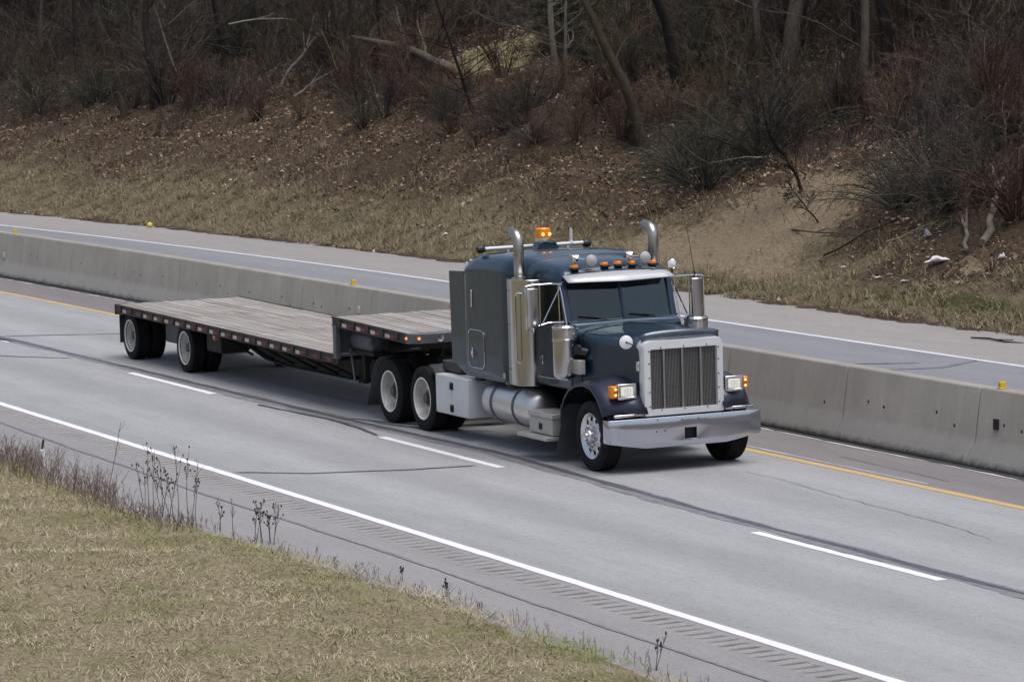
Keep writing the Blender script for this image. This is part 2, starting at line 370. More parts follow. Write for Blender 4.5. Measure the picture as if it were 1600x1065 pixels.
seam('tar_seam', [(-57.2,29.3),(-56.4,30.6),(-54.7,33.2)], .10, .012, TARL, seed=13)
seam('tar_stain', [(-78.3,36.0),(-77.2,36.15),(-76.2,36.1)], .22, .004, TARL, seed=14)

# hillside sheet
fm, n, l, b = new_mat('hillside_litter'); nt = fm.node_tree; p = world_pos(nt)
att = n.new('ShaderNodeAttribute'); att.attribute_name = 'zone'; sepz = n.new('ShaderNodeSeparateColor'); l.new(att.outputs['Color'], sepz.inputs[0])
f1 = noise(nt, p, 1.2, 7, .7); f2 = noise(nt, p, 9, 6, .75); f3 = noise(nt, p, 38, 3, .7)
litter = ramp(nt, f2, [(.25, (.030,.020,.014)), (.42, (.092,.062,.042)), (.58, (.170,.122,.084)), (.75, (.26,.20,.145))])
litter = mixc(nt, ramp(nt, f1, [(.4, (0,0,0)), (.62, (.7,.7,.7))]), litter, ramp(nt, f2, [(.3, (.055,.043,.036)), (.7, (.115,.088,.068))]))
wood_shade = ramp(nt, f2, [(.3, (.018,.013,.010)), (.7, (.062,.045,.034))])  # shade under the trees put into the litter colour, deepening into the wood
litter = mixc(nt, ramp(nt, math_n(nt, 'ADD', att.outputs['Alpha'], math_n(nt, 'MULTIPLY', math_n(nt, 'SUBTRACT', f1, .5), .8)), [(.35, (0,0,0)), (.75, (.85,.85,.85))]), litter, wood_shade)
meadow = ramp(nt, f2, [(.3, (.26,.24,.12)), (.7, (.46,.42,.24))])
straw = ramp(nt, f2, [(.25, (.12,.098,.062)), (.5, (.24,.20,.125)), (.75, (.35,.30,.195))])
sand = ramp(nt, f2, [(.25, (.16,.118,.078)), (.42, (.31,.24,.16)), (.62, (.39,.31,.215)), (.8, (.46,.375,.265))])
green = ramp(nt, f2, [(.3, (.06,.07,.025)), (.7, (.16,.165,.065))])
wn1 = math_n(nt, 'ADD', sepz.outputs[0], math_n(nt, 'MULTIPLY', math_n(nt, 'SUBTRACT', f1, .5), 1.0), True)
c = mixc(nt, ramp(nt, wn1, [(.35, (0,0,0)), (.65, (1,1,1))]), litter, straw)
wn2 = math_n(nt, 'ADD', sepz.outputs[1], math_n(nt, 'MULTIPLY', math_n(nt, 'SUBTRACT', noise(nt, p, 4.5, 7, .8), .5), 1.5), True)
c = mixc(nt, ramp(nt, wn2, [(.38, (0,0,0)), (.6, (1,1,1))]), c, sand)
wn3 = math_n(nt, 'ADD', sepz.outputs[2], math_n(nt, 'MULTIPLY', math_n(nt, 'SUBTRACT', f1, .5), .6), True)
c = mixc(nt, ramp(nt, wn3, [(.40, (0,0,0)), (.65, (1,1,1))]), c, green)
att2 = n.new('ShaderNodeAttribute'); att2.attribute_name = 'clearing'
c = mixc(nt, ramp(nt, math_n(nt, 'ADD', att2.outputs['Fac'], math_n(nt, 'MULTIPLY', math_n(nt, 'SUBTRACT', f1, .5), .5)), [(.4, (0,0,0)), (.6, (1,1,1))]), c, meadow)
c = mixc(nt, .6, c, ramp(nt, f3, [(.3, (.65,)*3), (.7, (1.25,)*3)]), 'MULTIPLY')
l.new(c, b.inputs['Base Color']); b.inputs['Roughness'].default_value = .95; b.inputs['Specular IOR Level'].default_value = .15
bump(nt, math_n(nt, 'ADD', f2, math_n(nt, 'MULTIPLY', noise(nt, p, 3.2, 6, .75), 1.6)), b, 1.0, .16)
def zone(X, Y):
    d = Y-36.75-bend(X)
    strawv = np.clip(1.15-d/ (5.2+.6*np.sin(X*.4)+np.where(X > -66, -2.2, 0)), 0, 1)*np.clip((d-.25)/.6, 0, 1)
    sandv = np.maximum.reduce([1.3*np.exp(-((X+73.0)/2.7)**2-((d-4.1)/1.9)**2), 1.0*np.exp(-((X+73.5)/4.6)**2-((d-2.2)/1.1)**2), .8*np.exp(-((X+63.2)/.9)**2-((d-3.0)/.5)**2)])
    greenv = np.maximum.reduce([.85*np.exp(-((X+62.5)/4.5)**2-((d-1.4)/.5)**2), .62*np.exp(-((X+70)/6)**2-((d-1.2)/.6)**2),
             0*d])
    return strawv, sandv, greenv
X = np.concatenate([np.arange(-330, -150, 2.), np.arange(-150, -40, .4), np.arange(-40, 80, 2.)])
D = np.concatenate([np.arange(0, 20, .3), np.arange(20, 60, 1.2), np.arange(60, 420, 20)])
XX, DD = np.meshgrid(X, D, indexing='ij'); YY = 36.75+DD+np.minimum(bend(XX), 0)
ZZ = hgt(XX, YY)+np.clip(DD, 0, 1)*RNG.normal(0, .030, XX.shape)-.012
ZZ = np.where(DD < .01, -.05, ZZ)
YY = YY+np.where(DD < .01, .0, 0)+np.clip(1-DD, 0, 1)*RNG.normal(0, .07, XX.shape)
idx = np.arange(XX.size).reshape(XX.shape)
Q = np.stack([idx[:-1,:-1], idx[1:,:-1], idx[1:,1:], idx[:-1,1:]], -1).reshape(-1, 4)
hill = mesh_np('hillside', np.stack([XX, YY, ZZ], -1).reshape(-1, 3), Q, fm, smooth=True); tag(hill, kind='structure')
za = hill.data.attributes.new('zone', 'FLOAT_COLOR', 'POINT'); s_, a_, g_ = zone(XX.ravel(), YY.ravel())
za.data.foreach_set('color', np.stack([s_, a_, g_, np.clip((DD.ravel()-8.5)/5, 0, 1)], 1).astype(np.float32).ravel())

cl_ = hill.data.attributes.new('clearing', 'FLOAT', 'POINT')
def meadow_v(X, Y):
    q = X*Fw.x+Y*Fw.y; b_ = (X*R2.x+Y*R2.y)/q*7.04; t = np.hypot(X, Y)
    return np.where(q > 20, np.maximum(np.exp(-((b_+.045)/.095)**4-((t-114.5)/3.2)**4), .75*np.exp(-((b_-.235)/.05)**4-((t-115)/3.5)**4)), 0)
cl_.data.foreach_set('value', meadow_v(XX.ravel(), YY.ravel()).astype(np.float32))

# near verge
def verge_edge(X): return np.interp(X, [-300,-60,-52.3,-48,-44.4,-41.4,-38,-35,-30.8,-20,120], [15.6,15.5,15.45,15.32,15.22,15.62,15.92,15.95,15.92,15.9,15.9])+.05*np.sin(np.asarray(X)*1.7)+.03*np.sin(np.asarray(X)*4.3)
def vh(X, Y):
    e = np.maximum(verge_edge(X)-Y, 0)
    return .055*e+.10*np.minimum(e, .6)+np.clip(e, 0, 1)*(.03*np.sin(X*1.3+Y*.7)+.025*np.sin(X*2.9-Y*1.9)+.015*np.sin(X*6.1+Y*4.7))
vm, n, l, b = new_mat('verge_turf'); nt = vm.node_tree; p = world_pos(nt)
f1 = noise(nt, p, .9, 6, .7); f2 = noise(nt, p, 26, 6, .8, (1, .6, 1))
c = ramp(nt, f2, [(.30, (.075,.062,.040)), (.5, (.235,.20,.125)), (.68, (.40,.345,.23))])
c = mixc(nt, ramp(nt, f1, [(.48, (0,0,0)), (.68, (.8,.8,.8))]), c, ramp(nt, f2, [(.3, (.07,.078,.03)), (.7, (.20,.205,.075))]))
l.new(c, b.inputs['Base Color']); b.inputs['Roughness'].default_value = .95; b.inputs['Specular IOR Level'].default_value = .15; bump(nt, f2, b, .8, .05)
X = np.concatenate([np.arange(-330, -66, 3.), np.arange(-66, -20, .25), np.arange(-20, 120, 3.)]); Y = np.concatenate([np.arange(-120, 0, 8.), np.arange(0, 16.4, .2)])
XX, YY = np.meshgrid(X, Y, indexing='ij'); ZZ = vh(XX, YY)+RNG.normal(0, .008, XX.shape)-.03*(YY > 15.6)-.012
idx = np.arange(XX.size).reshape(XX.shape); Q = np.stack([idx[:-1,:-1], idx[1:,:-1], idx[1:,1:], idx[:-1,1:]], -1).reshape(-1, 4)
tag(mesh_np('verge', np.stack([XX, YY+bend(XX), ZZ], -1).reshape(-1, 3), Q, vm, smooth=True), kind='structure')

# ------------------------------------------------------------------ median barrier
bmm, n, l, b = new_mat('barrier_concrete'); nt = bmm.node_tree; p = world_pos(nt)
f1 = noise(nt, p, 1.1, 6, .65); f2 = noise(nt, p, 2.6, 5, .7, (1.6, 1, .10)); f3 = noise(nt, p, 40, 3, .7); f4 = noise(nt, p, 5, 5, .8)
c = ramp(nt, f1, [(.3, (.245,.230,.208)), (.55, (.285,.268,.242)), (.75, (.325,.306,.28))])
c = mixc(nt, math_n(nt, 'MULTIPLY', ramp(nt, f2, [(.48, (0,0,0)), (.70, (1,1,1))]), .35), c, (.37,.355,.335))
c = mixc(nt, math_n(nt, 'MULTIPLY', ramp(nt, f2, [(.25, (1,1,1)), (.42, (0,0,0))]), .35), c, (.20,.187,.168))
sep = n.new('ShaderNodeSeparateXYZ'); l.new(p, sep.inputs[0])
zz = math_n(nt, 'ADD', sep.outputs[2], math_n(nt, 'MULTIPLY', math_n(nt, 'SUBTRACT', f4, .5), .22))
c = mixc(nt, ramp(nt, zz, [(.30, (.55,.55,.55)), (.42, (0,0,0))]), c, (.42,.405,.385))      # paler towards the toe
c = mixc(nt, ramp(nt, zz, [(.03, (.85,.85,.85)), (.13, (0,0,0))]), c, (.055,.05,.048))      # darker along the foot
c = mixc(nt, .5, c, ramp(nt, f3, [(.3, (.8,)*3), (.7, (1.15,)*3)]), 'MULTIPLY')
l.new(c, b.inputs['Base Color']); b.inputs['Roughness'].default_value = .9; b.inputs['Specular IOR Level'].default_value = .25; bump(nt, f3, b, .3, .008)
BY = 26.83
barrier = thing('median_barrier', 'long pale concrete median barrier dividing the two carriageways behind the truck', 'barrier', (-42.57, BY, 0))
PRB = [(.40,0),(.40,.07),(.225,.34),(.12,1.06),(.10,1.085)]
poly = [(-w, z) for w, z in PRB]+[(w, z) for w, z in reversed(PRB)]
LS = 3.665
mbb = MB(); mbb.prism(poly, 0, .012, LS-.012); sec0 = mbb.build('barrier_section', bmm, barrier, bevel=.018)
for k in range(-30, 12):
    s = sec0 if k == 0 else dup(sec0, barrier)
    xa, xb = -42.57+k*LS, -42.57+(k+1)*LS; ya, yb = float(bend(xa)), float(bend(xb))
    s.location = (k*LS, ya, 0); s.rotation_euler = (0, 0, math.atan2(yb-ya, LS)); s.scale = (math.hypot(LS, yb-ya)/LS, 1, 1)
YREF = simple('yellow_reflector', (.62,.40,.03), .4, 0, .1, 8.0)
for X_ in (-42.2, -65.81, -87.53):
    m_ = MB(); m_.box(-.03,.03,-.045,.045,.006,.085); m_.box(-.05,.05,-.06,.06,-.012,.006)
    m_.build('top_reflector', YREF, barrier, loc=(X_+42.57, .0+float(bend(X_)), 1.098), bevel=.006)
for X_, z_, mt in ((-65.1,.65,WHITET),(-87.8,.53,WHITET),(-42.05,.62,DARKG)):
    m_ = MB(); m_.box(-.06,.06,-.03,0,-.075,.075); hw = .225-(z_-.34)*.146
    m_.build('face_reflector', mt, barrier, loc=(X_+42.57, -hw-.004+float(bend(X_)), z_), bevel=.008)
m_ = MB()
for k in range(-14, 4):
    for fx, fz in ((.7,.62),(1.15,.58),(2.6,.64),(3.1,.50)):
        if RNG.random() < .6:
            xx = k*LS+fx; yy = -(.225-(fz-.34)*.146)+float(bend(xx-42.57)); m_.lathe([(.0,-.006),(.022,-.006),(.022,.004),(0,.004)], (xx, yy, fz), (0,1,0), 8)
m_.build('lifting_socket', DARKG, barrier)
# ------------------------------------------------------------------ tractor unit
XS, Y0 = -45.243, 23.10
truck = thing('semi_truck', 'dark blue long-nosed semi truck tractor with sleeper cab and chrome bumper', 'truck', (XS, Y0, 0))
def arc(cx, cz, r, a0, a1, n): return [(cx+r*math.cos(rad(a0+(a1-a0)*k/n)), cz+r*math.sin(rad(a0+(a1-a0)*k/n))) for k in range(n+1)]
# chassis
m_ = MB()
for s in (-1, 1):
    m_.box(-8.25, .35, s*.43-.04, s*.43+.04, .60, .86)
for x in (-8.1,-6.53,-4.4,-2.6,-.9,.2): m_.box(x-.05, x+.05, -.40, .40, .64, .82)
m_.box(-2.3, -.2, -.34, .34, .5, 1.25)
m_.box(-3.9, -2.2, -.5, .5, .62, .95)
m_.build('chassis_frame', DARK, truck, bevel=.01)
m_ = MB()
for x in (0, -5.87, -7.19): m_.tube([(x,-.95,.49),(x,.95,.49)], .085, 10)
m_.lathe([(.0,-.2),(.16,-.17),(.2,0),(.16,.17),(0,.2)], (-5.87,0,.49), (1,0,0), 14); m_.lathe([(.0,-.2),(.16,-.17),(.2,0),(.16,.17),(0,.2)], (-7.19,0,.49), (1,0,0), 14)
m_.build('axle', DARK, truck)
m_ = MB(); m_.prism(arc(-6.5, 0, .48, 30, 330, 18), 2, 1.02, 1.08); m_.box(-6.9,-6.1,-.45,-.35,.86,1.02); m_.box(-6.9,-6.1,.35,.45,.86,1.02)
m_.build('fifth_wheel', DARKG, truck, bevel=.01)
m_ = MB()
for s in (-1,1): m_.lathe([(.0,-.25),(.13,-.22),(.14,0),(.13,.22),(0,.25)], (-6.55, s*.62, .78), (1,0,0), 14)
m_.build('air_spring', DARKG, truck)

# sleeper + roof
def body_sec(x, w, z0, zt, r, drop=.04, n=7):
    pts = [(x,-w,z0)]
    pts += [(x, -w+r*1.15-r*1.15*math.cos(rad(a)), zt-drop-r+r*math.sin(rad(a))) for a in [90*k/n for k in range(n+1)]]
    pts += [(x, -w*.45, zt-drop*.25), (x, 0, zt), (x, w*.45, zt-drop*.25)]
    pts += [(x, w-r*1.15+r*1.15*math.cos(rad(a)), zt-drop-r+r*math.sin(rad(a))) for a in [90-90*k/n for k in range(n+1)]]
    pts += [(x, w, z0)]; return pts
m_ = MB()
m_.loft([body_sec(*a) for a in ((-4.25,1.123,1.0,2.70,.20),(-4.235,1.125,1.0,2.78,.22),(-4.15,1.125,1.0,2.845,.24),(-3.95,1.125,1.0,2.875,.25),(-3.4,1.125,1.0,2.90,.26),(-2.95,1.125,1.0,2.905,.26),
        (-2.78,1.12,1.0,2.90,.26),(-2.66,1.08,1.0,2.89,.25),(-2.56,1.02,1.0,2.88,.24),(-2.46,.97,1.0,2.87,.23),(-2.38,.945,1.0,2.868,.22))])
sleeper = m_.build('sleeper_box', PAINT, truck, smooth=50)
m_ = MB()
m_.loft([body_sec(*a) for a in ((-2.40,.945,2.54,2.866,.22),(-2.1,.93,2.54,2.855,.21),(-1.8,.915,2.54,2.83,.20),(-1.6,.90,2.54,2.80,.17),(-1.48,.88,2.54,2.755,.15),(-1.42,.855,2.54,2.70,.10))])
m_.build('cab_roof', PAINT, truck, smooth=50)
for s in (-1, 1):
    pl = [(-4.252,2.57),(-4.252,1.0),(-4.78,1.20),(-4.82,2.55)]
    m_ = MB(); m_.prism(pl, 1, s*1.09, s*1.124); m_.build('side_extender', PAINT, truck, bevel=.008)
    m_ = MB(); m_.box(-3.985,-3.955, s*1.122, s*1.15, 2.05, 2.31); m_.build('side_vent', ALU, sleeper, bevel=.01)
    # luggage door with bright trim
    ring = lambda a, b, c_, d, r, n=5: arc(b-r, d-r, r, 0, 90, n)+arc(a+r, d-r, r, 90, 180, n)+arc(a+r, c_+r, r, 180, 270, n)+arc(b-r, c_+r, r, 270, 360, n)
    m_ = MB(); m_.prism(ring(-4.12,-3.58,1.15,1.70,.08), 1, s*1.12, s*1.131); d_ = m_.build('luggage_door', PAINT, sleeper, bevel=.004)
    R_ = ring(-4.13,-3.57,1.14,1.71,.09); m_ = MB(); m_.tube([(x, s*1.131, z) for x, z in R_+[R_[0]]], .008, 5, cap=False); m_.build('door_trim', CHROME, sleeper)
    m_ = MB(); m_.box(-3.99,-3.95, s*1.13, s*1.145, 1.29, 1.44); m_.tube([(-3.97,s*1.14,1.31),(-3.95,s*1.17,1.33),(-3.95,s*1.17,1.39),(-3.97,s*1.14,1.41)], .008, 5); m_.build('paddle_latch', CHROME, sleeper)
    m_ = MB(); m_.lathe([(0,0),(.045,0),(.05,.01),(.03,.02),(0,.022)], (-2.86, s*1.125, 1.10), (0,s,0), 14); m_.build('round_marker', BACKMIR, sleeper)
m_ = MB(); m_.box(-4.32,-4.255,-1.0,1.0,2.52,2.74); m_.prism([(-4.26,2.72),(-4.42,2.5),(-4.26,2.5)], 1, -1.08, -1.04); m_.prism([(-4.26,2.72),(-4.42,2.5),(-4.26,2.5)], 1, 1.04, 1.08)
m_.build('rear_roof_trim', WHITEBOX, sleeper, bevel=.01)

# cab tub, pillars
m_ = MB(); m_.box(-2.42,-1.06,-.90,.90,1.03,1.93); m_.build('cab', PAINT, truck, bevel=.03)
for s in (-1, 1):
    m_ = MB()
    sec = lambda x, z, a, b: [(x, s*a, z), (x+.09, s*a, z), (x+.09, s*b, z), (x, s*b, z)]
    m_.loft([sec(-1.26,1.90,.80,.90), sec(-1.32,2.10,.80,.895), sec(-1.46,2.57,.80,.885)]); m_.build('windscreen_pillar', PAINT, truck, bevel=.012)
    m_ = MB(); m_.box(-2.44,-2.02, s*.84, s*.91, 1.90, 2.56); m_.build('rear_pillar', PAINT, truck, bevel=.01)
    # door: skin, window frame, glass, trim line
    m_ = MB(); m_.prism(ring(-2.06,-1.10,1.17,1.945,.10), 1, s*.895, s*.912); door = m_.build('door', PAINT, truck, bevel=.005)
    P_ = [(-1.38,2.545),(-1.94,2.515)]+arc(-1.97,2.45,.06,100,180,3)+[(-2.045,1.95),(-2.065,1.30)]+arc(-1.95,1.27,.12,190,265,4)+[(-1.60,1.16),(-1.13,1.18)]
    m_ = MB(); m_.tube([(x, s*.914, z) for x, z in P_], .011, 5); m_.build('door_trim', CHROME, door)
    m_ = MB(); m_.tube([(-1.38,s*.908,2.545),(-1.30,s*.908,2.40),(-1.16,s*.908,1.99),(-1.13,s*.908,1.92)], .013, 5); m_.build('vent_window_frame', CHROME, door)
    m_ = MB(); m_.tube([(-1.45,s*.89,2.52),(-1.42,s*.89,1.96)], .010, 5); m_.build('window_divider', CHROME, door)
    m_ = MB(); m_.prism([(-2.03,1.94),(-1.20,1.94),(-1.42,2.545),(-2.03,2.545)], 1, s*.872, s*.878); m_.build('door_window', SIDEGLASS, door)
    m_ = MB(); m_.box(-2.0,-1.965, s*.912, s*.922, 1.33, 1.47); m_.tube([(-1.98,s*.92,1.35),(-1.955,s*.95,1.37),(-1.955,s*.95,1.43),(-1.98,s*.92,1.45)], .008, 5); m_.build('door_handle', CHROME, door)
# windscreen: two flat panes meeting in a V
for s in (-1, 1):
    bo, bc, to, tc = Vector((-1.225,s*.80,2.00)), Vector((-1.13,s*.02,2.00)), Vector((-1.40,s*.80,2.555)), Vector((-1.305,s*.02,2.555))
    nrm = (bc-bo).cross(to-bo).normalized(); nrm = nrm if nrm.x > 0 else -nrm
    m_ = MB(); m_.add([p+nrm*d for d in (0, .006) for p in (bo, bc, tc, to)], [(0,1,2,3),(7,6,5,4),(0,4,5,1),(1,5,6,2),(2,6,7,3),(3,7,4,0)])
    m_.build('windscreen_pane', GLASS, truck, smooth=0)
    m_ = MB(); up_ = (to-bo).normalized()*.02; Q_ = [bo+up_, bc+up_, tc, to]
    m_.tube([p+nrm*.006 for p in (bo, bc, tc, to, bo)], .011, 5); m_.build('windscreen_seal', BALLM, truck)
    # wiper
    a = bo.lerp(bc, .62 if s < 0 else .45)+nrm*.03+Vector((.03,0,-.01)); e = bo.lerp(bc, .05 if s < 0 else .95)*.9+to.lerp(tc, .1 if s < 0 else .9)*.1+nrm*.02
    e = bo.lerp(bc, .12)+ (to-bo)*.07 + nrm*.022 if s < 0 else bo.lerp(bc, .93)+(to-bo)*.06+nrm*.022
    a = bo.lerp(bc, .74)+nrm*.05-Vector((0,0,.03)) if s < 0 else bo.lerp(bc, .30)+nrm*.05-Vector((0,0,.03))
    mid = a.lerp(e, .5)+Vector((0,0,.035))+nrm*.012
    m_ = MB(); m_.tube([a, a.lerp(mid,.6)+Vector((0,0,.012)), mid], [.012,.010,.008], 5); b0 = mid+(e-a)*.45; b1 = mid-(e-a)*.30
    m_.tube([b0-nrm*.01, b1-nrm*.01], .012, 5); m_.tube([a-nrm*.03, a+nrm*.02], .022, 8); m_.build('wiper', BALLM, truck)
m_ = MB(); m_.tube([(-1.122,0,1.99),(-1.297,0,2.56)], .022, 6); m_.build('windscreen_post', PAINT, truck)
m_ = MB(); m_.loft([[(-1.06,-.88,1.86),(-1.06,0,1.92),(-1.06,.88,1.86)],[(-1.08,-.88,1.95),(-1.04,0,1.985),(-1.08,.88,1.95)],[(-1.16,-.87,2.0),(-1.08,0,2.01),(-1.16,.87,2.0)],[(-1.235,-.86,2.01),(-1.135,0,2.015),(-1.235,.86,2.01)]], closed=False, cap=False)
m_.build('cowl', PAINT, truck, smooth=60)
# sun visor
N_ = 12; top_, bot_ = [], []
for k in range(N_+1):
    t = -1+2*k/N_
    top_.append((-1.40+.08*(1-t*t), t*.84, 2.685-.035*t*t)); bot_.append((-1.17+.13*(1-abs(t)), t*.86, 2.572-.012*(1-abs(t))))
m_ = MB(); m_.loft([top_, bot_], closed=False, cap=False); m_.build('sun_visor', VISOR, truck, solid=.012, smooth=20)
# interior
m_ = MB(); m_.box(-2.35,-2.33,-.83,.83,1.93,2.75); m_.box(-2.3,-1.25,-.82,.82,1.90,1.935); m_.build('cab_back_wall', INTER, truck)
for y in (-.45,.45):
    m_ = MB(); m_.box(-2.22,-2.08, y-.24, y+.24, 1.90, 2.30); m_.box(-2.20,-2.10, y-.13, y+.13, 2.31, 2.46); m_.build('seat', INTER, truck, bevel=.04)
m_ = MB(); m_.box(-1.55,-1.24,-.80,.80,1.90,1.99); m_.build('dashboard', INTER, truck, bevel=.03)
m_ = MB(); R_ = [(-1.66+.09*math.sin(a), .45+.22*math.cos(a), 2.09+.20*math.sin(a)) for a in np.linspace(0, 2*math.pi, 25)]
m_.tube(R_, .014, 6, cap=False); m_.tube([(-1.66,.25,2.09),(-1.66,.65,2.09)], .012, 5); m_.tube([(-1.66,.45,2.09),(-1.5,.45,1.95)], .03, 6); m_.build('steering_wheel', FRAMEG, truck)
m_ = MB()
cur = [(-1.75+.02*math.sin(k*1.9), .80-.012*(k % 2), 0) for k in range(9)]
m_.loft([[(-1.42-.045*k, .815-.03*(k % 2), 1.95) for k in range(9)], [(-1.42-.045*k, .80-.03*(k % 2), 2.52) for k in range(9)]], closed=False, cap=False)
m_.build('window_curtain', CURT, truck, solid=.006)

# hood
def hood_sec(x, w, ze, zc, z0, r=.13, n=6):
    pts = [(x,-w,z0)]+[(x, -w+r-r*math.cos(rad(a)), ze-r+r*math.sin(rad(a))) for a in [80*k/n for k in range(n+1)]]
    pts += [(x,-w*.5,ze+(zc-ze)*.72),(x,-w*.18,zc-.004),(x,0,zc+.006),(x,w*.18,zc-.004),(x,w*.5,ze+(zc-ze)*.72)]
    pts += [(x, w-r+r*math.cos(rad(a)), ze-r+r*math.sin(rad(a))) for a in [80-80*k/n for k in range(n+1)]]+[(x,w,z0)]; return pts
m_ = MB(); m_.loft([hood_sec(*a) for a in ((-1.05,.88,1.90,1.975,1.06),(-.85,.865,1.895,1.96,1.06),(-.4,.80,1.87,1.935,1.0),(.1,.72,1.845,1.91,.95),(.45,.655,1.825,1.885,.95),(.635,.625,1.81,1.865,.95))])
hood = m_.build('hood', PAINT, truck, smooth=50)
m_ = MB(); m_.tube([p for p in [(x,y,z+.004) for x, y, z in hood_sec(-.80,.862,1.894,1.96,1.10)]], .006, 4); m_.build('hood_seam', BALLM, hood)
N_ = 14; lo, hi = [], []
for k in range(N_+1):
    t = -1+2*k/N_; lo.append((.675-.07*t*t, t*.61, 1.855-.035*t*t)); hi.append((.655-.07*t*t, t*.625, 1.985-.035*t*t-.025*t**6))
m_ = MB(); m_.loft([lo, [(a[0]*.6+b_[0]*.4, a[1], a[2]*.35+b_[2]*.65) for a, b_ in zip(lo, hi)], hi], closed=False, cap=False); m_.build('bug_deflector', DEFL, hood, solid=.008, smooth=60)
# grille shell with a real opening, mesh and bars
def rr(w, z0, z1, r, n=6): return arc(w-r, z1-r, r, 0, 90, n)+arc(-w+r, z1-r, r, 90, 180, n)+[(-w, z0), (w, z0)]
outer = rr(.635,.79,1.845,.10); inner_ = rr(.515,.885,1.725,.02)
m_ = MB(); n_ = len(outer)
L0 = [(.50, y, z) for y, z in outer]; L1 = [(.655, y, z) for y, z in outer]; L2 = [(.70, y*.975, z-.008*(1 if z > 1 else -1)) for y, z in outer]; L3 = [(.705, y*1.02, z*1.0) for y, z in inner_]; L4 = [(.66, y, z) for y, z in inner_]
m_.loft([L0, L1, L2, L3, L4], cap=False); grille = m_.build('grille_shell', SURR, truck, smooth=40)
m_ = MB(); m_.box(.60,.625,-.52,.52,.88,1.73); m_.build('radiator_core', DARK, grille)
m_ = MB()
for k in range(44):
    y = -.508+k*1.016/43; m_.box(.632,.648, y-.0045, y+.0045, .885, 1.725)
for k in range(26):
    z = .90+k*.032; m_.box(.630,.636,-.515,.515, z-.004, z+.004)
m_.build('grille_screen', SCREEN, grille, smooth=0)
for y in (-.30,-.01,.28):
    m_ = MB(); m_.box(.655,.685, y-.017, y+.017, .88, 1.735); m_.build('grille_bar', BARM, grille, bevel=.008)
m_ = MB()
for y in (-.545,.545):
    for z in (.93,1.13,1.33,1.53,1.70): m_.lathe([(0,0),(.013,0),(.010,.01),(0,.012)], (.70, y, z), (1,0,0), 8)
for y in (-.36,0,.36):
    m_.lathe([(0,0),(.013,0),(.010,.01),(0,.012)], (.70, y, .872), (1,0,0), 8); m_.lathe([(0,0),(.013,0),(.010,.01),(0,.012)], (.70, y, 1.745), (1,0,0), 8)
m_.build('grille_bolt', DARKG, grille)
for s in (-1, 1):
    m_ = MB(); m_.box(.52,.60, s*.636, s*.662, 1.42, 1.56); m_.build('hood_latch', CHROME, grille, bevel=.01)
# bumper with the tow opening
ys = [-1.215,-1.20,-1.17,-1.0,-.86,-.64,-.3,-.03,.16,.4,.64,.86,1.0,1.17,1.20,1.215]; zs_t = [0, .22, .60, 1.0]
def bx(y): a = abs(y); return .745-.02*a*a if a < 1.18 else (.70 if a < 1.21 else .56)
def bz(y): a = abs(y); return .355 if a < .66 else .355+(a-.66)*.17
V_, F_ = [], []
for y in ys:
    for t in zs_t: V_.append((bx(y), y, bz(y)+(.775-bz(y))*t))
for i in range(len(ys)-1):
    for j in range(3):
        if abs(ys[i]+.03) < 1e-6 and j == 1: continue
        F_.append((i*4+j, (i+1)*4+j, (i+1)*4+j+1, i*4+j+1))
m_ = MB(); m_.add(V_, F_); bumper = m_.build('bumper', BUMPM, truck, solid=.02, smooth=40, bevel=.004)
m_ = MB(); m_.box(.60,.66,-.2,.34,.40,.72); m_.tube([(.66,.05,.60),(.72,.06,.62),(.70,.07,.66)], .012, 5); m_.build('tow_hook_recess', DARK, bumper)
m_ = MB()
for y, z in ((-.45,.74),(-.47,.58),(-.34,.585),(-.07,.725),(.19,.725)): m_.lathe([(0,-.002),(.012,-.002),(.009,.008),(0,.01)], (bx(y), y, z), (1,0,0), 8)
m_.build('bumper_bolt', DARKG, bumper)
m_ = MB(); m_.box(.25,.60,-.62,.62,.42,.74); m_.build('front_crossmember', DARK, truck)
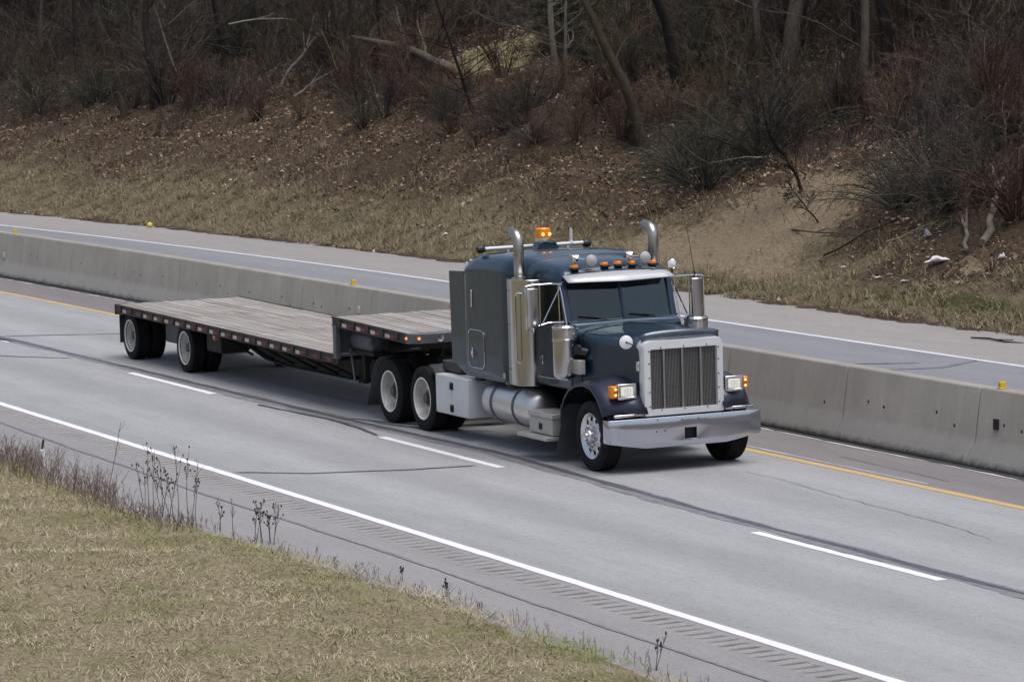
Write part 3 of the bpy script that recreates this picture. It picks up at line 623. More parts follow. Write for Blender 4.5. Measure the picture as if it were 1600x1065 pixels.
# fenders
arcp = [(-.90,.60),(-.89,.76),(-.80,.94),(-.64,1.08),(-.42,1.17),(-.16,1.205),(.08,1.175),(.26,1.06),(.38,.93),(.455,.80)]
for s in (-1, 1):
    K = len(arcp); lip, mid, sh, inn = [], [], [], []
    for k, (x, z) in enumerate(arcp):
        t = k/(K-1); nx, nz = x*.9, (z-.45); L_ = math.hypot(nx, nz); nx, nz = nx/L_, nz/L_
        lip.append((x-nx*.015, s*1.165, z-nz*.02)); mid.append((x+nx*.02, s*1.16, z+nz*.02)); sh.append((x+nx*.055+(.06*t*t), s*1.06, z+nz*.055))
        fx = x+(.26*max(0, t-.4)/.6 if t > .4 else 0); inn.append((fx+nx*.06, s*.60, z+nz*.06+(.13*math.sin(math.pi*min(1, max(0, t-.45)/.55)) if t > .45 else 0)))
    m_ = MB(); m_.loft([lip, mid, sh, [((a[0]+b_[0])/2+.03*max(0,a[0]), (a[1]+b_[1])/2, (a[2]+b_[2])/2+.015) for a, b_ in zip(sh, inn)], inn], closed=False, cap=False)
    fen = m_.build('fender', PAINT_DULL, truck, solid=.012, smooth=60)
    m_ = MB(); m_.box(.36,.50, s*.60, s*1.08, .70, .80); m_.box(.05,.42,s*.54,s*.60,.7,1.1); m_.build('fender_inner_panel', DARK, fen)
    m_ = MB(); m_.loft([[(-.88,s*1.17,.86),(-.88,s*.76,.86),(-.895,s*.76,.86),(-.895,s*1.17,.86)],[(-.90,s*1.17,.55),(-.90,s*.76,.55),(-.915,s*.76,.55),(-.915,s*1.17,.55)],[(-.96,s*1.20,.20),(-.95,s*.78,.20),(-.965,s*.78,.20),(-.975,s*1.20,.20)]])
    m_.build('mud_flap', FLAPM, truck)
    m_ = MB(); m_.box(.665,.70, s*.64, s*1.10, .805, .845); m_.build('bumper_brace', CHROME, truck, bevel=.01)
    m_ = MB()
    for y in (.78,.98): m_.lathe([(0,0),(.012,0),(.01,.008),(0,.01)], (.70, s*y, .826), (1,0,0), 8)
    m_.build('brace_bolt', DARKG, truck)
    # headlight pod
    def pod(x, w, z0, z1): return [(x, s*(.845-w), z0), (x, s*(.845+w), z0), (x, s*(.845+w), z1), (x, s*(.845-w), z1)]
    m_ = MB(); m_.loft([pod(.30,.07,1.09,1.20), pod(.42,.13,1.055,1.255), pod(.58,.145,1.045,1.265), pod(.61,.145,1.045,1.265), pod(.612,.105,1.080,1.230), pod(.585,.10,1.085,1.225)])
    pd = m_.build('headlight', CHROME, truck, bevel=.024, seg=3, smooth=50)
    m_ = MB(); m_.loft([[(.592, s*(.845+dy*.098), 1.155+dz*.068) for dy, dz in ((-1,-.8),(-.8,-1),(.8,-1),(1,-.8),(1,.8),(.8,1),(-.8,1),(-1,.8))],
                       [(.606, s*(.845+dy*.085), 1.155+dz*.058) for dy, dz in ((-1,-.8),(-.8,-1),(.8,-1),(1,-.8),(1,.8),(.8,1),(-.8,1),(-1,.8))]])
    m_.build('headlight_lens', LAMP, pd, bevel=.004)
    m_ = MB(); m_.box(.608,.6095, s*.845-.003, s*.845+.003, 1.10, 1.21)
    for k in (-.05,-.025,.025,.05): m_.box(.607,.609, s*.845+k-.002, s*.845+k+.002, 1.11, 1.20)
    m_.build('lens_ribs', BACKMIR, pd)
    m_ = MB(); m_.loft([[(x, s*(y0_), z0_), (x, s*(y1_), z0_), (x, s*(y1_), z1_), (x, s*y0_, z1_)] for x, y0_, y1_, z0_, z1_ in ((.42,.992,1.06,1.08,1.23),(.56,.992,1.085,1.065,1.245),(.60,.992,1.06,1.075,1.235))])
    m_.build('turn_signal', AMBER, pd, bevel=.02, seg=3)
    m_ = MB(); m_.box(.598,.604, s*1.0, s*1.055, 1.15, 1.16); m_.build('signal_divider', BALLM, pd)
    m_ = MB()
    for z in (1.115,1.195): m_.lathe([(0,0),(.014,0),(.010,.006),(0,.008)], (.600, s*1.025, z), (1,0,0), 8)
    m_.build('signal_bulb', BULB, pd)
    m_ = MB(); m_.tube([(.45,s*.62,1.10),(.45,s*.72,1.12)], .03, 8); m_.box(.40,.56,s*.60,s*.73,1.02,1.06); m_.build('headlight_bracket', SURR, pd)

# round convex mirror on the near side of the hood
m_ = MB(); m_.lathe([(0,.0),(.095,.0),(.098,.012),(.06,.03),(0,.036)], (.46,-.775,1.83), (.95,-.3,.05), 22); hm = m_.build('hood_mirror', DISCW, truck)
m_ = MB(); m_.lathe([(.094,-.006),(.108,-.004),(.108,.012),(.097,.014)], (.46,-.775,1.83), (.95,-.3,.05), 22, closed=True); m_.build('mirror_rim', BALLM, hm)
m_ = MB(); m_.tube([(.495,-.785,1.832),(.60,-.72,1.79),(.60,-.66,1.72),(.57,-.645,1.55)], .009, 6); m_.lathe([(0,0),(.016,0),(0,.02)], (.492,-.785,1.832), (1,-.3,0), 8); m_.build('mirror_stalk', BALLM, hm)

# air cleaners
for s in (-1, 1):
    m_ = MB(); m_.lathe([(.0,0),(.145,0),(.165,.025),(.17,.06),(.17,.53)], (-.93, s*1.06, 1.24), (0,0,1), 32); ac = m_.build('air_cleaner', POLISH, truck)
    m_ = MB(); m_.lathe([(.172,.525),(.183,.53),(.183,.555),(.172,.56),(.172,.70),(.182,.705),(.182,.725),(.16,.745),(0,.75)], (-.93, s*1.06, 1.24), (0,0,1), 32); m_.build('air_cleaner_cap', CHROME, ac)
    m_ = MB()
    for k in range(9): m_.lathe([(.1725,.575+k*.0135),(.1765,.579+k*.0135),(.1725,.583+k*.0135)], (-.93, s*1.06, 1.24), (0,0,1), 32, closed=True)
    m_.build('cap_screen', SCREEN, ac)
    m_ = MB(); m_.lathe([(0,0),(.05,0),(.06,.02),(.05,.05),(0,.05)], (-.74,s*.93,1.66), (.5,s*.6,0), 12); m_.tube([(-.80,s*.95,1.62),(-.72,s*.9,1.62),(-.66,s*.82,1.60)], .06, 12); m_.build('intake_duct', BALLM, ac)
    m_ = MB(); m_.box(-.80,-.60, s*.90, s*1.0, 1.30, 1.50)
    for k in range(3):
        for j in range(4): m_.box(-.79+k*.065,-.75+k*.065, s*1.0, s*1.006, 1.315+j*.046, 1.345+j*.046)
    m_.build('breather_box', BOXGREY, ac, bevel=.006)
# exhaust shields, pipes, grab handles
for s in (-1, 1):
    base = [(-2.50, s*.86), (-2.50, s*1.21), (-2.47, s*1.235)]+[(-2.22+.24*math.sin(rad(a)), s*(.995+.24*math.cos(rad(a)))) for a in range(0, 91, 10)]+[(-1.98, s*.86)]
    m_ = MB(); m_.prism(base, 2, 1.02, 2.57); sh_ = m_.build('exhaust_shield', POLISH, truck, smooth=50, bevel=.008)
    m_ = MB()
    for z in (1.25,1.9,2.4):
        m_.lathe([(0,0),(.010,0),(0,.008)], (-2.46, s*1.237, z), (0,s,0), 8)
    m_.build('shield_bolt', DARKG, sh_)
    bend_pts = [(-2.32,2.50),(-2.32,2.98)]+[(-2.46+.14*math.cos(rad(a)), 3.06+.16*math.sin(rad(a))) for a in (0,20,40,55,68,80)]+[(-2.60,3.235)]
    P_ = [(x, s*1.10, z) for x, z in bend_pts]
    m_ = MB(); m_.tube(P_, .078, 20, cap=False); m_.build('exhaust_pipe', STACKM, truck, solid=.006, smooth=60)
    m_ = MB(); m_.lathe([(.078,0),(.115,0),(.115,.025),(.085,.04),(.078,.04)], (-2.32, s*1.10, 2.565), (0,0,1), 20); m_.box(-2.44,-2.40,s*1.10-.02,s*1.10+.02,2.57,2.62); m_.build('pipe_clamp', POLISH, sh_)
    m_ = MB(); m_.tube([(-2.02,s*1.20,2.38),(-2.04,s*1.27,2.39),(-2.09,s*1.285,2.34),(-2.09,s*1.285,1.40),(-2.07,s*1.23,1.36)], .015, 8); m_.build('grab_handle', CHROME, truck)
# west-coast side mirrors
for s in (-1, 1):
    ym = s*1.33
    m_ = MB(); sec = [(-1.43, ym+s*.085), (-1.38, ym+s*.09), (-1.36, ym), (-1.38, ym-s*.09), (-1.43, ym-s*.085)]
    m_.prism(sec, 2, 1.94, 2.50); mir = m_.build('side_mirror', POLISH, truck, bevel=.012)
    m_ = MB(); m_.prism([(-1.433, ym+s*.075), (-1.43, ym+s*.075), (-1.43, ym-s*.075), (-1.433, ym-s*.075)], 2, 1.96, 2.48); m_.build('mirror_glass', DISCW, mir)
    m_ = MB()
    yo = ym+s*.10
    m_.tube([(-1.30,s*.90,2.54),(-1.42,s*1.0,2.545),(-1.40,ym,2.545),(-1.40,yo,2.53),(-1.40,yo+s*.01,2.49),(-1.40,yo+s*.01,1.97),(-1.40,yo,1.91),(-1.40,ym,1.88),(-1.42,ym-s*.10,1.95),(-1.40,s*1.08,1.99),(-1.25,s*.90,2.0)], .013, 6)
    m_.tube([(-1.40,ym-s*.12,2.545),(-1.40,ym-s*.12,1.96)], .012, 6); m_.tube([(-1.36,s*.90,2.50),(-1.41,s*1.17,1.98)], .011, 6); m_.tube([(-1.40,ym,2.545),(-1.40,ym,1.88)], .010, 6)
    m_.build('mirror_bracket', CHROME, mir)
    m_ = MB(); m_.lathe([(0,0),(.05,0),(.052,.012),(0,.03)], (-1.42, ym-s*.02, 1.905), (-.3,s*.9,-.1), 14); m_.build('convex_mirror', DISCW, mir)
m_ = MB(); m_.tube([(-1.40,1.30,2.55),(-1.41,1.22,3.1),(-1.43,1.08,3.75)], [.006,.004,.003], 5); m_.tube([(-1.40,1.30,2.52),(-1.40,1.298,2.60)], .014, 6); m_.build('whip_antenna', BALLM, truck)
# roof lights, horns/mirrors, spot lamp
for y in (-.61,-.13,.09,.31,.65):
    zr = 2.755-.03*abs(y)
    m_ = MB(); m_.loft([[(-1.58+dx, y+w*.055, zr+.012), (-1.58+dx, y-w*.055, zr+.012), (-1.58+dx, y-w*.055*.75, zr+.012+h), (-1.58+dx, y+w*.055*.75, zr+.012+h)] for dx, w, h in ((-.05,.3,.010),(0,.65,.028),(.07,.9,.042),(.13,.9,.046),(.155,.7,.034))])
    cl = m_.build('clearance_light', AMBER, truck, bevel=.012, seg=2)
    m_ = MB(); m_.loft([[(-1.66, y+.02, zr-.01), (-1.66, y-.02, zr-.01), (-1.66, y-.02, zr+.012), (-1.66, y+.02, zr+.012)], [(-1.50, y+.062, zr-.012), (-1.50, y-.062, zr-.012), (-1.50, y-.062, zr+.012), (-1.50, y+.062, zr+.012)], [(-1.39, y+.062, zr-.012), (-1.39, y-.062, zr-.012), (-1.39, y-.062, zr+.012), (-1.39, y+.062, zr+.012)]])
    m_.build('light_base', BALLM, cl)
for y in (-.37,.50):
    m_ = MB(); m_.lathe([(0,.03),(.05,.026),(.084,.008),(.088,-.004),(.07,-.03),(0,-.045)], (-1.40, y, 2.845), (1,-.12,.1), 22); rm = m_.build('roof_mirror', BACKMIR, truck)
    m_ = MB(); m_.tube([(-1.44,y-.03,2.85),(-1.47,y-.22,2.885)], .011, 6); m_.tube([(-1.43,y-.05,2.84),(-1.43,y-.06,2.72)], .012, 6); m_.tube([(-1.43,y-.05,2.70),(-1.36,y+.02,2.70),(-1.33,y+.12,2.69)], .01, 5); m_.build('mirror_arm', CHROME, rm)
    m_ = MB(); c0 = Vector((-1.47, y-.245, 2.895))
    m_.add([c0+Vector(v) for v in ((-.05,-.055,-.045),(.03,-.04,-.05),(.03,.05,-.05),(-.05,.05,-.045),(-.05,-.06,.05),(.04,-.05,.035),(.04,.06,.035),(-.05,.06,.05),(.075,.02,-.005))], [(3,2,1,0),(4,5,6,7),(0,1,5,4),(2,3,7,6),(3,0,4,7),(1,2,8),(2,6,8),(6,5,8),(5,1,8)])
    m_.tube([c0+Vector((0,0,-.05)), c0+Vector((0,0,-.17))], .014, 6); m_.build('arm_housing', CHROME, rm, smooth=0)
m_ = MB(); m_.lathe([(0,.05),(.05,.045),(.072,.03),(.074,.0),(.06,-.06),(.03,-.10),(0,-.11)], (-1.38,.92,2.73), (.85,-.5,0), 20); sp = m_.build('spot_lamp', CHROME, truck)
m_ = MB(); m_.lathe([(0,.058),(.04,.055),(.06,.046),(0,.045)], (-1.38,.92,2.73), (.85,-.5,0), 18); m_.build('spot_lens', DISCW, sp)
m_ = MB(); m_.tube([(-1.39,.93,2.67),(-1.39,.92,2.58),(-1.38,.88,2.54)], .014, 6); m_.build('spot_mount', BALLM, sp)
# rear roof rail with rubber ends, post, beacon
m_ = MB(); m_.tube([(-4.0,-.92,2.905),(-4.0,.80,2.915)], .030, 12)
for y in (-.5,.1,.5): m_.box(-4.02,-3.98, y-.02, y+.02, 2.84, 2.90)
rail = m_.build('roof_rail', WHITEBOX, truck)
for y in (-.95,.82):
    m_ = MB(); m_.lathe([(0,-.07),(.045,-.06),(.062,-.02),(.062,.02),(.045,.06),(0,.07)], (-4.0, y, 2.905), (0,1,0), 16); m_.build('rail_end', BALLM, rail)
m_ = MB(); m_.tube([(-4.0,.56,2.93),(-4.0,.56,3.12)], .024, 10); m_.tube([(-4.0,.56,3.12),(-4.0,.56,3.15)], .018, 8); m_.lathe([(0,0),(.04,0),(.03,.03),(0,.03)], (-4.0,.56,2.925), (0,0,1), 10); m_.build('rail_post', WHITEBOX, rail)
m_ = MB(); m_.prism([(-.17,2.86),(.22,2.86),(.14,2.985),(-.13,2.985)], 0, -3.86, -3.66); bb = m_.build('beacon_bracket', PAINT, truck, bevel=.01)
m_ = MB(); m_.lathe([(0,0),(.115,0),(.12,.02),(.115,.055),(0,.055)], (-3.76,-.02,2.985), (0,0,1), 24); m_.build('beacon_base', ALU, bb)
m_ = MB(); m_.lathe([(.0,.055),(.112,.055),(.116,.075),(.112,.19),(.10,.205),(0,.21)], (-3.76,-.02,2.985), (0,0,1), 24); m_.build('beacon_lens', BEACON, bb)
m_ = MB()
for y in (-.07,.04): m_.lathe([(0,0),(.022,.003),(.018,.012),(0,.016)], (-3.655, y, 3.10), (1,0,0), 10)
m_.build('beacon_bulb', BULB, bb)
# tank, toolbox, steps
for s in (-1, 1):
    yc = s*.87
    m_ = MB(); m_.lathe([(0,-.87),(.12,-.865),(.22,-.835),(.275,-.78),(.295,-.70),(.295,.62),(.28,.72),(.225,.80),(.12,.845),(0,.855)], (-2.90, yc, .665), (1,0,0), 36); tk = m_.build('fuel_tank', ALU, truck, smooth=50)
    for x in (-3.32,-2.55):
        m_ = MB(); m_.lathe([(.297,-.03),(.306,-.028),(.306,.028),(.297,.03)], (x, yc, .665), (1,0,0), 36, closed=True); m_.build('tank_strap', FRAMEG, tk)
    m_ = MB(); m_.lathe([(0,0),(.06,0),(.06,.05),(0,.055)], (-2.95, yc-s*.10, .95), (0,0,1), 14); m_.build('filler_cap', ALU, tk)
    m_ = MB(); m_.box(-5.28,-4.07, s*.55, s*1.19, .355, .945); bx_ = m_.build('toolbox', WHITEBOX, truck, bevel=.008)
    m_ = MB(); m_.box(-5.27,-4.68, s*1.19, s*1.196, .37, .93); m_.box(-4.67,-4.08, s*1.19, s*1.196, .37, .93); m_.build('toolbox_door', WHITEBOX, bx_, bevel=.003)
    for z in (.80,.46):
        m_ = MB(); m_.box(-4.73,-4.61, s*1.197, s*1.204, z-.055, z+.055); m_.lathe([(.02,0),(.045,0),(.045,.012),(.02,.012)], (-4.67, s*1.204, z), (0,s,0), 12); m_.box(-4.69,-4.65,s*1.204,s*1.225,z-.05,z+.02); m_.build('toolbox_latch', DARKG, bx_)
    m_ = MB(); m_.lathe([(0,-.05),(.075,-.05),(.085,0),(.075,.05),(0,.05)], (-4.02, s*1.0, .98), (0,0,1), 12); m_.build('rubber_mount', BALLM, truck)
    m_ = MB(); m_.tube([(-3.15,s*.95,.95),(-3.15,s*.95,1.02)], .03, 8); m_.build('drain_stub', ALU, truck)
    m_ = MB(); m_.box(-1.90,-1.14, s*.78, s*1.19, .385, .62); sb = m_.build('step_box', BOXGREY, truck, bevel=.006)
    m_ = MB(); m_.box(-1.92,-1.12, s*.76, s*1.205, .625, .695); m_.build('step_box_lid', BOXGREY, sb, bevel=.006)
    m_ = MB()
    for k in range(8): m_.box(-1.89,-1.15, s*1.19, s*1.196, .40+k*.027, .416+k*.027)
    m_.build('step_box_ribs', BOXGREY, sb)
    m_ = MB(); m_.box(-1.57,-1.47, s*1.197, s*1.203, .45, .54); m_.lathe([(0,0),(.03,0),(.02,.015),(0,.016)], (-1.52, s*1.203, .50), (0,s,0), 10); m_.build('step_box_latch', DARKG, sb)
    m_ = MB(); m_.box(-2.12,-1.12, s*.98, s*1.30, .315, .365)
    for k in range(8): m_.box(-2.11,-1.13, s*(.99+k*.038), s*(1.012+k*.038), .365, .372)
    m_.build('cab_step', BOXGREY, truck, bevel=.004)
    # quarter fenders and rear flaps
    q = [(-5.30,.42),(-5.30,.78),(-5.345,.92),(-5.44,1.0),(-5.56,1.045)]
    m_ = MB(); m_.loft([[(x, s*1.17, z) for x, z in q], [(x, s*.58, z) for x, z in q]], closed=False, cap=False); m_.build('quarter_fender', FLAPM, truck, solid=.015, smooth=60)
    m_ = MB(); m_.box(-5.45,-4.75, s*.50, s*1.0, .97, 1.13); m_.build('battery_tray', FRAMEG if s > 0 else FLAPM, truck, bevel=.02)
    q = [(-7.45,1.03),(-7.66,.96),(-7.80,.80),(-7.93,.55),(-8.08,.20)]
    m_ = MB(); m_.loft([[(x-.02*(j == 4), s*1.18, z) for j, (x, z) in enumerate(q)], [(x, s*.60, z) for x, z in q]], closed=False, cap=False); m_.build('rear_mud_flap', FLAPM, truck, solid=.012, smooth=60)
# wheels
def tyre_mesh(R, w, name='tyre'):
    h = w/2
    pr = [(R*.62,-h*.80),(R*.66,-h*.93),(R*.78,-h),(R*.90,-h*.97),(R*.965,-h*.86)]
    nr = 5
    for k in range(nr):
        a = -h*.84+k*(h*1.68)/nr; b_ = a+(h*1.68)/nr
        pr += [(R*.997,a+.006),(R*.997+.002,(a+b_)/2),(R*.997,b_-.006)]
        if k < nr-1: pr += [(R*.972,b_-.003),(R*.972,b_+.003)]
    pr += [(R*.965,h*.86),(R*.90,h*.97),(R*.78,h),(R*.66,h*.93),(R*.62,h*.80)]
    m_ = MB(); m_.lathe(pr, (0,0,0), (0,-1,0), 48, closed=True); return m_
def dual_rim(Rr, w):   # deep dished outer wheel, seen from its -y side (axis points out of the truck)
    h = w/2; m_ = MB()
    m_.lathe([(Rr*1.02,h*.80),(Rr*1.03,h*.92),(Rr*.985,h*.90),(Rr*.955,h*.74),(Rr*.90,h*.45),(Rr*.88,-h*.2),(Rr*.80,-h*.42),(Rr*.55,-h*.50),(Rr*.42,-h*.46),(Rr*.40,-h*.52),(Rr*.9,-h*.6),(Rr*1.0,-h*.8)], (0,0,0), (0,-1,0), 40, closed=True); return m_
def hub_mb(Rr, out):
    m_ = MB(); m_.lathe([(Rr*.40,-.06),(Rr*.40,out*.35),(Rr*.33,out*.55),(Rr*.26,out*.6),(Rr*.25,out),(Rr*.2,out+.012),(0,out+.014)], (0,0,0), (0,-1,0), 20); return m_
def make_dual(name, R, Rr, hubmat, s):
    w_ = bpy.data.objects.new(name, None); C.objects.link(w_); w_.parent = None
    o = tyre_mesh(R, .27).build('tyre', RUBBER, w_, smooth=45)
    i_ = tyre_mesh(R, .27).build('inner_tyre', RUBBER, w_, smooth=45); i_.location = (0,.325,0)
    dual_rim(Rr, .27).build('rim', RIMW, w_, smooth=45); hub_mb(Rr, .075).build('hub', hubmat, w_)
    m_ = MB(); m_.lathe([(Rr*1.03,.124),(Rr*1.045,.128),(Rr*1.03,.134),(Rr*.975,.130),(Rr*.955,.108),(Rr*.965,.104)], (0,0,0), (0,-1,0), 40, closed=True); m_.build('rim_lip', RIML, w_, smooth=60)
    m_ = MB()
    for k in range(10): a = 2*math.pi*k/10; m_.tube([(Rr*.50*math.cos(a), .065, Rr*.50*math.sin(a)), (Rr*.50*math.cos(a), .035, Rr*.50*math.sin(a))], .014, 6)
    m_.build('wheel_nuts', hubmat, w_)
    return w_
dw = make_dual('drive_wheel', .50, .318, HUBD, -1)
def place_wheel(src, par, x, s, r, yc, first):
    w_ = src if first else dup(src); w_.parent = par; w_.location = (x, s*yc, r); w_.rotation_euler = (0, random.uniform(0,6.28) if s < 0 else 0, 0 if s < 0 else math.pi); return w_
first = True
for x in (-5.87,-7.19):
    for s in (-1,1): place_wheel(dw, truck, x, s, .50, 1.045, first); first = False
# steer wheel: alloy disc with ten real hand holes
sw = bpy.data.objects.new('steer_wheel', None); C.objects.link(sw)
tyre_mesh(.495, .30).build('tyre', RUBBER, sw, smooth=45)
m_ = MB(); n_ = 60
rings = [(.325,.115),(.322,.135),(.305,.13),(.285,.105),(.262,.095),(.215,.100),(.185,.108),(.0,.115)]
vs = []
for r_, h in rings[:-1]: vs += [(r_*math.cos(2*math.pi*k/n_), -h, r_*math.sin(2*math.pi*k/n_)) for k in range(n_)]
fs = []
for i in range(len(rings)-2):
    for k in range(n_):
        if i == 4 and k % 6 in (0,1,2): continue
        fs.append((i*n_+k, i*n_+(k+1) % n_, (i+1)*n_+(k+1) % n_, (i+1)*n_+k))
b_ = len(vs); vs.append((0,-.115,0)); fs += [(6*n_+k, 6*n_+(k+1) % n_, b_) for k in range(n_)]
m_.add(vs, fs); m_.build('rim', RIMA, sw, smooth=40, solid=.014)
m_ = MB(); m_.lathe([(.30,-.1),(.31,.05),(.29,.06),(.0,.05)], (0,0,0), (0,-1,0), 32); m_.build('brake_drum', DARK, sw)
m_ = MB(); m_.lathe([(.105,.11),(.108,.15),(.095,.19),(.07,.205),(.065,.235),(.03,.245),(0,.247)], (0,0,0), (0,-1,0), 28); m_.build('hub_cap', RIMA, sw)
nut = MB(); nut.lathe([(.020,.10),(.022,.13),(.016,.165),(.008,.178),(0,.18)], (0,0,0), (0,-1,0), 8); nut_o = nut.build('wheel_nut', CHROME, sw)
for k in range(10):
    a = 2*math.pi*k/10+.1; no = nut_o if k == 0 else dup(nut_o, sw); no.location = (.150*math.cos(a), 0, .150*math.sin(a))
place_wheel(sw, truck, 0, -1, .495, 1.0, True); place_wheel(sw, truck, 0, 1, .495, 1.0, False)

# ------------------------------------------------------------------ step-deck trailer
TX = 20.5
trailer = thing('flatbed_trailer', 'weathered step-deck flatbed trailer with wooden plank deck behind the blue tractor', 'trailer', (XS-TX, Y0, 0))
def X_(x): return x+TX
def zlow(x): return 1.02-.008*(x+20.4)
def zup(x): return 1.545-.018*(x+9.25)
wm, n, l, b = new_mat('weathered_deck_timber'); nt = wm.node_tree; co = coords(nt)
oi = n.new('ShaderNodeObjectInfo'); add = n.new('ShaderNodeVectorMath'); add.operation = 'ADD'
rs = n.new('ShaderNodeVectorMath'); rs.operation = 'SCALE'; cmb = n.new('ShaderNodeCombineXYZ'); l.new(oi.outputs['Random'], cmb.inputs[0]); l.new(oi.outputs['Random'], cmb.inputs[1])
l.new(cmb.outputs[0], rs.inputs[0]); rs.inputs['Scale'].default_value = 37; l.new(co, add.inputs[0]); l.new(rs.outputs[0], add.inputs[1]); pc = add.outputs[0]
f1 = noise(nt, pc, 3.0, 6, .7, (.12,1.2,1)); f2 = noise(nt, pc, 14, 4, .7, (.06,2,1)); f3 = noise(nt, pc, 1.1, 4, .6, (.5,1,1))
c = ramp(nt, f1, [(.28, (.19,.175,.165)), (.5, (.295,.278,.264)), (.72, (.42,.402,.388))])
c = mixc(nt, .5, c, ramp(nt, f2, [(.3, (.55,)*3), (.6, (1.1,)*3)]), 'MULTIPLY')
c = mixc(nt, ramp(nt, f3, [(.50, (0,0,0)), (.75, (.55,.55,.55))]), c, (.33,.25,.195))
pr_ = ramp(nt, oi.outputs['Random'], [(0, (.87,.87,.88)), (.5, (1,1,1)), (1, (1.07,1.06,1.05))])
c = mixc(nt, 1.0, c, pr_, 'MULTIPLY'); f4 = noise(nt, world_pos(nt), .9, 5, .7); c = mixc(nt, ramp(nt, f4, [(.42, (0,0,0)), (.68, (.75,.75,.75))]), c, (.20,.168,.145)); f5 = noise(nt, world_pos(nt), 1.7, 5, .75, (.4, 1, 1)); c = mixc(nt, ramp(nt, f5, [(.58, (0,0,0)), (.75, (.6,.6,.6))]), c, (.44,.42,.41))
l.new(c, b.inputs['Base Color']); b.inputs['Roughness'].default_value = .85; bump(nt, f2, b, .5, .01)
NP = 17; PW = 2.46/NP
def planks(xa, xb, zf, cuts, nm):
    for j in range(NP):
        y = -1.23+(j+.5)*PW; off = random.uniform(-.5,.5); xs_ = [xa]+[c_+random.uniform(-1.1,1.1) for c_ in cuts]+[xb]
        for k in range(len(xs_)-1):
            L = xs_[k+1]-xs_[k]-.012; xc = (xs_[k]+xs_[k+1])/2; m_ = MB(); hw = PW/2-random.uniform(.003,.007); e1, e2 = random.uniform(-.004,.004), random.uniform(-.004,.004)
            m_.add([(-L/2,-hw,-.035),(L/2,-hw,-.035),(L/2,hw,-.035),(-L/2,hw,-.035),(-L/2,-hw,e1),(L/2,-hw,e2),(L/2,hw,e2),(-L/2,hw,e1)], [(3,2,1,0),(4,5,6,7),(0,1,5,4),(1,2,6,5),(2,3,7,6),(3,0,4,7)])
            o = m_.build('deck_plank', wm, trailer, smooth=0, loc=(X_(xc), y, zf(xc)-random.uniform(0,.006))); o.rotation_euler = (0, -math.atan2(zf(xb)-zf(xa), xb-xa), 0)
planks(-20.38, -9.22, zlow, [-16.6,-12.9], 'low'); planks(-9.28, -6.22, zup, [], 'up')
m_ = MB()
def side(m_, xa, xb, zf, s, h, y0, y1, dz=0.0):
    m_.add([(X_(x), s*y, zf(x)+dz-q) for x in (xa, xb) for y in (y0, y1) for q in (0, h)], [(0,1,3,2),(4,6,7,5),(0,4,5,1),(2,3,7,6),(0,2,6,4),(1,5,7,3)])
for s in (-1, 1):
    for xa, xb, zf in ((-20.42,-9.12,zlow),(-9.30,-6.16,zup)):
        m_ = MB(); side(m_, xa, xb, zf, s, .155, 1.235, 1.26, .004); side(m_, xa, xb, zf, s, .022, 1.255, 1.282, .006); side(m_, xa, xb, zf, s, .018, 1.255, 1.275, -.137)
        rl = m_.build('side_rail', RAILM, trailer, smooth=0)
        x = xa+.28; m_ = MB(); m_.box(0, .10, s*1.26, s*1.286, -.125, -.02); sp0 = m_.build('stake_pocket', RAILM, rl, smooth=0); k = 0
        while x < xb-.15:
            q_ = sp0 if k == 0 else dup(sp0, rl); q_.location = (X_(x), 0, zf(x)); x += .60; k += 1
        x = xa+.42
        while x < xb-.45:
            for dx, mt, nm in ((0,WHITET,'white_reflector'),(.20,REDT,'red_reflector')):
                if random.random() < .06: continue
                m_ = MB(); side(m_, x+dx, x+dx+.185, zf, s, .062, 1.2605, 1.2635, -.072); m_.build(nm, mt, rl, smooth=0)
            x += .60
# step bulkhead and corner posts
m_ = MB(); m_.box(X_(-9.29),X_(-9.24),-1.22,1.22,zlow(-9.2)+.01,1.50); m_.build('step_bulkhead', FRAMEG, trailer)
for s in (-1,1):
    m_ = MB(); m_.box(X_(-9.235),X_(-9.11), s*1.20, s*1.288, .86, 1.415); m_.build('corner_post', FRAMEG, trailer, bevel=.008)
# nose with rounded corners
zN = zup(-6.2); pl = [(X_(-6.22),-1.28),(X_(-6.14),-1.285),(X_(-6.02),-1.18),(X_(-5.97),-.9),(X_(-5.95),0),(X_(-5.97),.9),(X_(-6.02),1.18),(X_(-6.14),1.285),(X_(-6.22),1.28)]
m_ = MB(); m_.prism(pl, 2, zN-.155, zN+.006); nose = m_.build('nose_plate', FRAMEG, trailer, bevel=.01)
m_ = MB(); m_.lathe([(0,.0),(.035,.002),(.05,.008),(.062,.012),(.064,-.02),(0,-.02)], (X_(-5.965),-.80,zN-.07), (1,-.05,0), 16); m_.build('gladhand_ring', ALU, nose)
for p_, ax in (((X_(-6.155),-1.288,zN-.07),(0,-1,0)),((X_(-6.0),-1.14,zN-.07),(.8,-.5,0)),((X_(-6.0),1.14,zN-.07),(.8,.5,0))):
    m_ = MB(); m_.lathe([(0,.02),(.02,.016),(.026,0),(.026,-.005),(0,-.005)], p_, ax, 10); m_.build('marker_lamp', MARKER, nose)
m_ = MB(); m_.lathe([(0,.03),(.03,.025),(.036,0),(0,-.005)], (X_(-14.95),-1.26,zlow(-14.9)-.19), (0,-1,0), 10); m_.box(X_(-14.99),X_(-14.91),-1.26,-1.2,zlow(-14.9)-.24,zlow(-14.9)-.14); m_.build('side_marker_lamp', simple('dusty_lens', (.42,.18,.14), .4), trailer)
